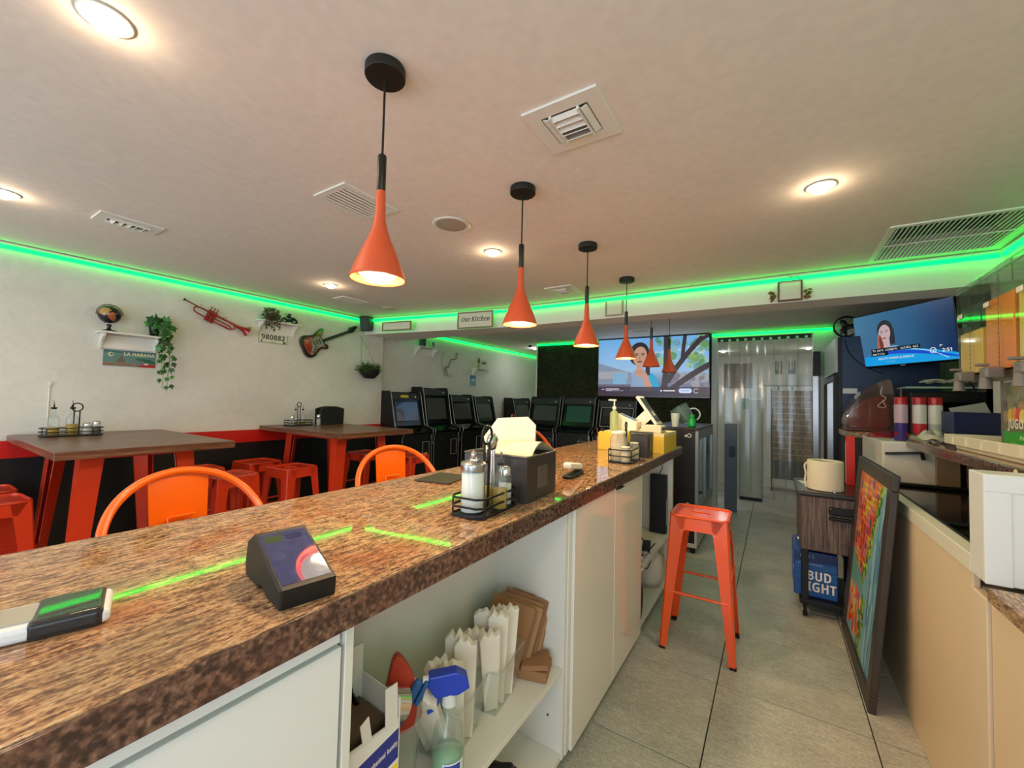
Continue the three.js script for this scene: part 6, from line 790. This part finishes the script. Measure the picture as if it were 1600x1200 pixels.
// ---- tall cooler, fan, cart, cases, painting
{
  const c = thing('drinks_cooler', 'tall drinks cooler with a dark blue side', 'cooler', [0.86, 0, -5.62]); mesh('body', rspan(-0.32, 0.38, 0.05, 2.09, 0.54, -0.5, 0.01), M(0x1b3358, 0.4), c, 'dark blue cabinet'); mesh('door_frame', [rspan(-0.36, -0.325, 0.1, 1.72, 0.5, 0.44, 0.004), rspan(-0.36, -0.325, 0.1, 1.72, -0.44, -0.5, 0.004), rspan(-0.36, -0.325, 0.1, 0.18, 0.44, -0.44, 0.004), rspan(-0.36, -0.325, 1.66, 1.72, 0.44, -0.44, 0.004)], blackMetal, c); mesh('door_glass', span(-0.35, -0.345, 0.18, 1.66, 0.44, -0.44), glass, c); mesh('sign_panel', rspan(-0.35, -0.325, 1.74, 2.08, 0.53, -0.5, 0.004), M(0xb4bab4, 0.35), c, 'pale header panel'); mesh('corner_trim', rspan(-0.332, -0.3, 0.05, 2.08, 0.546, 0.53, 0.003), black, c); mesh('notice', bx(0.11, 0.05, 0.002, -0.24, 1.56, 0.542), M(0xdfe0dc, 0.6), c, 'small white notice'); mesh('screw', [cyl(0.01, 0.01, 0.004, -0.26, 1.06, 0.543, 10, Math.PI / 2), cyl(0.006, 0.006, 0.004, -0.18, 1.04, 0.543, 10, Math.PI / 2)], lightGrey, c); mesh('shelf', [0.5, 0.85, 1.2].map((y) => span(-0.3, -0.32, y, y + 0.01, 0.44, -0.44)), steel, c);
  const f = thing('desk_fan', 'small black fan on top of the drinks cooler', 'fan', [0.62, 2.09, -5.3]); mesh('cage', [tor(0.1, 0.006, 0, 0.13, 0.03), tor(0.1, 0.006, 0, 0.13, -0.03), ...Array.from({ length: 12 }, (_, k) => rod([0, 0.13, 0.045], [0.1 * Math.cos(k * 0.5236), 0.13 + 0.1 * Math.sin(k * 0.5236), 0.03], 0.002))], black, f); mesh('blades', [0, 1, 2].map((k) => { const g = sph(0.5, 0, 0, 0, 12).scale(0.08, 0.05, 0.012); g.translate(0.045, 0, 0); g.rotateZ(k * 2.094); return g.translate(0, 0.13, 0); }), M(0x171414, 0.3), f); mesh('motor', cyl(0.035, 0.03, 0.06, 0, 0.13, -0.04, 16, Math.PI / 2), black, f); mesh('base', [rb(0.14, 0.02, 0.12, 0.008, 0, 0.01, 0), rod([0, 0.02, -0.02], [0, 0.1, -0.03], 0.012)], black, f);
  mesh('cord', tube([[-0.28, 2.06, 0.548], [-0.24, 1.92, 0.55], [-0.14, 1.8, 0.55], [0, 1.72, 0.55]], 0.004, 24, 5), rubber, c, 'black cord');
  const k = thing('cooler_cart', 'brown wood-look rolling cooler cart with a black lid', 'cart', [0.32, 0, -3.725], 0.0), cw = 0.172, cd = 0.29;
  mesh('tub', [rspan(-cw + 0.006, cw, 0.44, 0.8, cd, -cd, 0.006)], greyWood, k, 'wood-look insulated tub'); for (let i = 1; i < 3; i++) mesh('plank_groove', span(-cw + 0.006 + i * 0.125, -cw + 0.009 + i * 0.125, 0.445, 0.795, cd + 0.0004, cd - 0.004), black, k); mesh('lid', rb(cw * 2 + 0.03, 0.03, cd * 2 + 0.03, 0.01, 0, 0.815, 0), M(0x2a2827, 0.25), k, 'black lid'); mesh('lid_handle', rb(0.02, 0.016, 0.05, 0.004, 0.02, 0.838, 0.24), steel, k);
  for (const [x, z] of [[-cw + 0.03, cd - 0.03], [cw - 0.03, cd - 0.03], [-cw + 0.03, -cd + 0.03], [cw - 0.03, -cd + 0.03]]) { mesh('leg', rspan(x - 0.02, x + 0.02, 0.07, 0.44, z + 0.02, z - 0.02, 0.004), black, k); const w = mesh('caster', [cyl(0.04, 0.04, 0.024, x, 0.04, z + 0.016, 24, 0, 0, Math.PI / 2)], rubber, k); mesh('caster_fork', [rb(0.034, 0.034, 0.034, 0.006, x, 0.07, z), cyl(0.02, 0.02, 0.028, x, 0.04, z + 0.016, 14, 0, 0, Math.PI / 2)], steel, w); }
  mesh('lower_shelf', rspan(-cw, cw, 0.08, 0.11, cd, -cd, 0.004), black, k); mesh('bottle_opener', [rb(0.15, 0.05, 0.02, 0.008, 0.06, 0.72, cd + 0.012), rb(0.15, 0.02, 0.03, 0.006, 0.06, 0.672, cd + 0.016)], blackMetal, k, 'black bottle opener plate'); for (const [x, y] of [[-0.005, 0.735], [-0.005, 0.672], [0.12, 0.735]]) mesh('screw', sph(0.005, x, y, cd + 0.026, 8), chrome, k); mesh('drain_knob', sph(0.014, -cw - 0.004, 0.5, cd - 0.03, 10), chrome, k);
  const rp = thing('paper_roll', 'large roll of white paper towel on the cart lid', 'paper roll', [0.3, 0.83, -3.58]); mesh('roll', lathe([[0.02, 0.002], [0.098, 0.002], [0.102, 0.006], [0.102, 0.196], [0.098, 0.2], [0.02, 0.2], [0.02, 0.002]], 40), M(0xf0e0c4, 0.85), rp); mesh('loose_end', tube([[-0.1, 0.18, -0.02], [-0.115, 0.15, -0.02], [-0.108, 0.1, -0.02], [-0.113, 0.05, -0.02], [-0.106, 0.004, -0.02]], 0.006, 30, 6), M(0xf0e0c4, 0.85), rp);
  one('receipt_slip', 'white slip of paper lying beside the paper roll', 'paper', [rb(0.07, 0.002, 0.16, 0.0008, 0, 0.0015, 0)], M(0xe9e9e4, 0.7), [0.205, 0.83, -3.8], 0.2);
  const rc = thing('red_carton', 'narrow red carton behind the painting', 'carton', [0.478, 0.83, -3.93]); mesh('carton', rb(0.05, 0.36, 0.05, 0.003, 0, 0.18, 0), M(0xd8241a, 0.5), rc); mesh('side_label', bx(0.002, 0.3, 0.03, -0.026, 0.17, 0), M(0xc8a8a8, 0.6), rc);
  const beer = (label, at, turn, grp) => {
    const t = thing('beer_case', label, 'beer case', at, turn, grp), bl = print(512, 512, (g, w, h) => { g.fillStyle = '#1c58a0'; g.fillRect(0, 0, w, h); for (let i = 0; i < 50; i++) { g.globalAlpha = 0.25; g.fillStyle = i % 2 ? '#2f80c4' : '#123f86'; g.fillRect(0, hash2(i, 1, 8) * h, w, 10 + 16 * hash2(i, 2, 8)); } g.globalAlpha = 1; g.fillStyle = '#0e2c66'; g.fillRect(0, 0, w, 110); g.fillStyle = '#7ea6cc'; g.font = 'bold 60px sans-serif'; g.fillText('L A S S', 60, 70); g.fillRect(40, 130, 300, 10); g.fillStyle = '#fff6ea'; g.font = 'bold 150px sans-serif'; g.textAlign = 'center'; g.fillText('BUD', w * 0.58, 320, 400); g.fillText('LIGHT', w * 0.56, 450, 440); });
    mesh('carton', rb(0.24, 0.3, 0.4, 0.006, 0, 0.15, 0), M(0x1a48a8, 0.35), t, 'bright blue carton'); mesh('front_print', new THREE.PlaneGeometry(0.23, 0.29).translate(0, 0.15, 0.2012), M(0xffffff, 0.35, 0, { map: bl }), t); mesh('side_print', [bx(0.002, 0.1, 0.16, -0.1212, 0.23, 0.06), bx(0.002, 0.03, 0.03, -0.1222, 0.22, 0.13)].slice(0, 1), M(0x2d68c8, 0.35), t); mesh('seal', bx(0.002, 0.03, 0.03, -0.1212, 0.16, 0.13), M(0xdfe6f0, 0.5), t); return t;
  };
  beer('blue BUD LIGHT beer case on the lower shelf of the cart', [0.24, 0.111, -3.7], 0);
  // painting in a dark frame leaning on the counter
  const L = 0.88, Hh = 1.1, pt = thing('framed_painting', 'tall painting of a hillside town in a dark frame leaning on the counter', 'painting', [0.363, 0, -2.97]); pt.rotation.order = 'YXZ'; pt.rotation.set(0, -Math.PI / 2, 0); pt.rotation.x = -0.085; pt.rotation.order = 'YXZ';
  const art = print(640, 800, (g, w, h) => {
    g.fillStyle = '#7ab0c4'; g.fillRect(0, 0, w, h); const hill = g.createLinearGradient(0, 0, w, 0); g.fillStyle = '#e8622a'; g.fillRect(0, 0, 90, h * 0.6); g.fillStyle = '#e2702c'; g.beginPath(); g.moveTo(0, 0); g.lineTo(w * 0.8, 0); g.lineTo(w * 0.62, h * 0.3); g.lineTo(w * 0.5, h * 0.62); g.lineTo(0, h * 0.5); g.fill();
    const cols = ['#e8502e', '#f0b21c', '#f27a5a', '#d83a28', '#f2d03a', '#e88aa0', '#8a5a80']; for (let r = 0; r < 13; r++) for (let c = 0; c < 8; c++) { const x = 20 + c * 58 + 14 * hash2(r, c, 1), y = 6 + r * 36 + 16 * hash2(r, c, 2); if (x > w * 0.76 - r * 18) continue; g.fillStyle = cols[Math.floor(hash2(r, c, 3) * 7)]; g.fillRect(x, y, 46, 40); g.fillStyle = '#3a2030'; g.fillRect(x + 8, y + 10, 9, 14); g.fillRect(x + 28, y + 14, 9, 16); }
    for (let i = 0; i < 110; i++) { const f = i / 110; g.fillStyle = ['#8fae2c', '#5f8a24', '#c2d040', '#3f6a24'][i % 4]; g.beginPath(); g.arc(w * (0.8 - 0.42 * f) + 40 * hash2(i, 1, 7), h * 0.66 * f + 20 * hash2(i, 2, 7), 12 + 10 * hash2(i, 3, 7), 0, 7); g.fill(); }
    for (let i = 0; i < 26; i++) { g.strokeStyle = ['#4a88b8', '#c8e2e6', '#6aa8c8', '#2a5490', '#8fc0cc'][i % 5]; g.globalAlpha = 0.75; g.lineWidth = 6 + 16 * hash2(i, 2, 12); const q = hash2(i, 3, 12) * 190, y0 = hash2(i, 4, 12) * h * 0.8; g.beginPath(); g.moveTo(w * 0.99 - q, y0); g.quadraticCurveTo(w * 0.93 - q, y0 + h * 0.15, w * 0.95 - q * 0.9, y0 + h * 0.34); g.stroke(); } g.globalAlpha = 1;
    g.fillStyle = '#6fa8a0'; g.beginPath(); g.moveTo(0, h * 0.5); g.lineTo(w * 0.45, h * 0.62); g.lineTo(w * 0.4, h * 0.72); g.lineTo(0, h * 0.68); g.fill();
    for (let i = 0; i < 70; i++) { g.fillStyle = ['#e8542a', '#f08a3a', '#d8342a', '#f0c23a'][i % 4]; g.beginPath(); g.arc(hash2(i, 1, 11) * w * 0.52, h * 0.72 + hash2(i, 2, 11) * h * 0.24, 14 + 16 * hash2(i, 3, 11), 0, 7); g.fill(); } for (let i = 0; i < 60; i++) { g.fillStyle = ['#5f8a24', '#9ab83a', '#3f6a24'][i % 3]; g.beginPath(); g.arc(w * (0.46 + 0.14 * hash2(i, 4, 11)) + 20 * Math.sin(i), h * 0.68 + hash2(i, 5, 11) * h * 0.32, 8 + 10 * hash2(i, 6, 11), 0, 7); g.fill(); }
  });
  const fm = M(0x3b322c, 0.45), tw = 0.075; mesh('frame', [rb(L, tw, 0.03, 0.006, 0, tw / 2, -0.016), rb(L, tw, 0.03, 0.006, 0, Hh - tw / 2, -0.016), rb(tw, Hh - 2 * tw, 0.03, 0.006, L / 2 - tw / 2, Hh / 2, -0.016), rb(tw, Hh - 2 * tw, 0.03, 0.006, -L / 2 + tw / 2, Hh / 2, -0.016)], fm, pt, 'dark wooden frame'); mesh('canvas', bx(L - 2 * tw + 0.004, Hh - 2 * tw + 0.004, 0.012, 0, Hh / 2, -0.02), fm, pt); mesh('painted_picture', new THREE.PlaneGeometry(L - 2 * tw, Hh - 2 * tw).translate(0, Hh / 2, -0.0132), M(0xffffff, 0.4, 0, { map: art }), pt, 'brightly painted picture');
}

// ---------------------------------------------------------------- display case, curtain, kitchen
{
  const t = thing('display_case', 'black glass-fronted drinks case at the end of the bar', 'display case', [-0.83, 0, -4.72]), w = 0.24, d = 0.54, H = 1.175;
  mesh('top', rspan(-w, w, H - 0.03, H, d, -d, 0.004), M(0x2a1f1c, 0.3), t); mesh('end_panel', rspan(-w, w - 0.03, 0.1, H - 0.03, d, d - 0.03, 0.003), M(0x120c0b, 0.4), t); mesh('end_panel', rspan(-w, w - 0.03, 0.1, H - 0.03, -d, -d + 0.03, 0.003), M(0x120c0b, 0.4), t); mesh('back_panel', span(-w, -w + 0.02, 0.1, H - 0.03, d - 0.03, -d + 0.03), M(0x9aa8a0, 0.6), t);
  mesh('front_frame', [rspan(w - 0.03, w, 1.06, H - 0.03, d, -d, 0.003), rspan(w - 0.03, w, 0.36, 0.44, d, -d, 0.003), rspan(w - 0.03, w, 0.44, 1.06, d, d - 0.04, 0.003), rspan(w - 0.03, w, 0.44, 1.06, -d, -d + 0.04, 0.003), rspan(w - 0.03, w, 0.44, 1.06, 0.03, -0.03, 0.003)], M(0x8f9494, 0.35, 0.5), t, 'grey door frames'); mesh('door_glass', span(w - 0.02, w - 0.016, 0.44, 1.06, d - 0.04, 0.03), M(0xbfe0dc, 0.03, 0, { transmission: 0.8, thickness: 0 }), t); mesh('door_glass', span(w - 0.02, w - 0.016, 0.44, 1.06, -0.03, -d + 0.04), M(0xbfe0dc, 0.03, 0, { transmission: 0.8, thickness: 0 }), t); mesh('shelf', span(-w + 0.02, w - 0.04, 0.72, 0.73, d - 0.03, -d + 0.03), steel, t); mesh('kick_panel', rspan(-w, w - 0.01, 0.06, 0.36, d - 0.002, -d + 0.002, 0.003), M(0xcfc8ba, 0.5), t); mesh('foot', [[-w + 0.04, d - 0.05], [w - 0.05, d - 0.05], [-w + 0.04, -d + 0.05], [w - 0.05, -d + 0.05]].map(([x, z]) => cyl(0.022, 0.018, 0.06, x, 0.03, z, 14)), black, t);
  const kr = mesh('hanging_hook', [tor(0.016, 0.004, w - 0.08, 1.1, d + 0.012), rb(0.02, 0.02, 0.012, 0.004, w - 0.11, 1.095, d + 0.006)], whiteMetal, t, 'white ring hook'); mesh('round_lock', cyl(0.014, 0.014, 0.008, w - 0.09, 0.46, d + 0.003, 16, Math.PI / 2), lightGrey, t);
  const y = 1.175, j = thing('glass_jug', 'tipped clear plastic jug on the display case', 'jug', [-0.73, y, -4.35], 0.4); const jg = lathe([[0, 0.004], [0.06, 0.004], [0.07, 0.02], [0.085, 0.16], [0.088, 0.18]], 26); jg.rotateZ(0.6); jg.translate(0.03, 0.04, 0); mesh('bowl', jg, M(0xd4ece4, 0.05, 0, { transmission: 0.85, thickness: 0 }), j); mesh('jug_handle', tor(0.06, 0.007, 0.07, 0.12, 0, 0, 0, -1.0, Math.PI), M(0xdfeae4, 0.15), j);
  const b = thing('green_bottle', 'small bright green bottle on the display case', 'bottle', [-0.66, y, -4.26]); mesh('body', lathe([[0, 0], [0.034, 0], [0.036, 0.02], [0.034, 0.07], [0.02, 0.09], [0.018, 0.1], [0, 0.1]], 20), M(0x17b04a, 0.2), b); mesh('cap', cyl(0.022, 0.022, 0.022, 0, 0.11, 0), M(0x17b04a, 0.3), b);
  const p = thing('cup_sleeve', 'stack of pale cups beside the tipped jug', 'cups', [-0.8, y, -4.2]); mesh('cup', [lathe([[0, 0], [0.03, 0], [0.04, 0.11], [0.038, 0.11], [0.028, 0.004]], 20)], M(0xdfe8dc, 0.4), p); mesh('cup', [lathe([[0.04, 0.112], [0.042, 0.13], [0.04, 0.13]], 20)], M(0xdfe8dc, 0.4), p);
}
{
  const cu = thing('strip_curtain', 'clear plastic strip curtain in the kitchen doorway', 'curtain', [-0.13, 0, BACK - 0.04]); mesh('rail', rb(1.06, 0.05, 0.03, 0.004, 0, 2.3, 0), blackMetal, cu, 'dark hanging rail'); for (let i = 0; i < 11; i++) mesh('rail_clip', rb(0.03, 0.03, 0.006, 0.002, -0.48 + i * 0.096, 2.29, 0.019), lightGrey, cu);
  for (let k = 0; k < 8; k++) { const g = new THREE.PlaneGeometry(0.155, 2.1, 5, 24), p = g.attributes.position; for (let i = 0; i < p.count; i++) { const y = p.getY(i), x = p.getX(i); p.setZ(i, 0.02 * Math.sin(y * 2.2 + k * 1.7) * (0.5 - y / 2.1) + 0.05 * x * x * 40 * (k % 2 ? 1 : -1) * 0.4); } g.computeVertexNormals(); g.translate(-0.46 + k * 0.1315, 1.23, k % 2 ? 0.012 : -0.012); mesh('curtain_strip', g, M(0xe4e8e2, 0.1, 0, { transmission: 0.84, thickness: 0, ior: 1.5, side: THREE.DoubleSide }), cu); }
  const sp = thing('steel_post', 'stainless steel doorway post beside the strip curtain', 'post', [0.44, 0, BACK + 0.02]); mesh('post', rspan(-0.03, 0.03, 0, 2.0, 0.03, -0.01, 0.003), steel, sp); const bx2 = mesh('black_box', rspan(-0.03, 0.045, 1.78, 2.08, 0.1, 0.032, 0.004), black, sp, 'black wall box');
  const sd = thing('grey_door', 'grey-blue door panel standing beside the curtain', 'door panel', [-0.47, 0, -6.1]); mesh('leaf', rspan(-0.075, 0.07, 0.01, 1.15, 0.02, -0.02, 0.004), M(0x59606e, 0.4), sd); mesh('dark_patch', rspan(-0.02, 0.05, 0.72, 0.86, 0.026, 0.021, 0.002), M(0x2f3542, 0.5), sd);
  const fr = thing('white_fridge', 'white fridge behind the strip curtain', 'fridge', [-0.3, 0, -7.35]); mesh('body', rspan(-0.14, 0.16, 0.04, 1.5, 0.3, -0.3, 0.01), M(0xd6d2c6, 0.4), fr); mesh('door', rspan(-0.14, 0.16, 0.06, 1.49, 0.33, 0.302, 0.008), M(0xd6d2c6, 0.4), fr); mesh('plinth', rspan(-0.13, 0.16, 0, 0.04, 0.3, -0.3, 0.002), black, fr); mesh('green_sheet', bx(0.1, 0.16, 0.002, -0.06, 1.42, 0.3325), M(0x3f9a5c, 0.6), fr, 'green sheet'); mesh('blue_handle', tube([[0.0, 1.0, 0.335], [0.012, 1.12, 0.36], [0.012, 1.25, 0.36], [0, 1.35, 0.335]], 0.008, 20, 6), M(0xb4bce8, 0.2), fr);
  const ck = thing('kitchen_shelving', 'brown slatted shelving behind the strip curtain', 'shelving', [0.24, 0, -8.1]); for (let i = 0; i < 12; i++) mesh('slat', rspan(-0.26, 0.3, 0.52 + i * 0.095, 0.605 + i * 0.095, 0.02, -0.02, 0.003), metre(M(0xffffff, 0.6, 0, { map: brickTex })), ck); mesh('upright', [rspan(-0.28, -0.26, 0, 1.68, 0.03, -0.4, 0.003), rspan(0.3, 0.32, 0, 1.68, 0.03, -0.4, 0.003)], darkGrey, ck); mesh('wire_grid', [...[0.0, 0.14, -0.14].map((x) => rod([x, 0.52, 0.03], [x, 1.66, 0.03], 0.004)), ...[0.8, 1.1, 1.4].map((y) => rod([-0.26, y, 0.03], [0.3, y, 0.03], 0.004))], steel, ck); mesh('hood', rspan(-0.46, 0.32, 1.74, 1.92, 0.06, -0.4, 0.006), M(0xd8d0cc, 0.4), ck, 'pale hood band'); mesh('dark_base', rspan(-0.26, 0.3, 0.2, 0.5, 0.0, -0.35, 0.004), M(0x3c3a36, 0.5), ck);
  one('cutting_board', 'brown wooden board hung on the kitchen wall', 'board', [rb(0.5, 0.5, 0.03, 0.04, 0, 0, 0)], metre(M(0xb89a86, 0.6, 0, { map: woodTex })), [-0.62, 2.0, -9.57]);
  for (const [x, nm, lab] of [[0.08, 'wall_fork', 'large dark fork ornament on the kitchen wall'], [0.3, 'wall_spoon', 'large dark fork ornament next to another on the kitchen wall']]) one(nm, lab, 'ornament', [rb(0.03, 0.36, 0.012, 0.006, 0, -0.22, 0), ...[-0.045, 0, 0.045].map((q) => rb(0.018, 0.2, 0.012, 0.006, q, 0.12, 0)), rb(0.11, 0.09, 0.012, 0.03, 0, 0.0, 0)], M(0x2e302c, 0.5), [x, 2.06, -9.58]);
}

renderer.render(scene, camera);
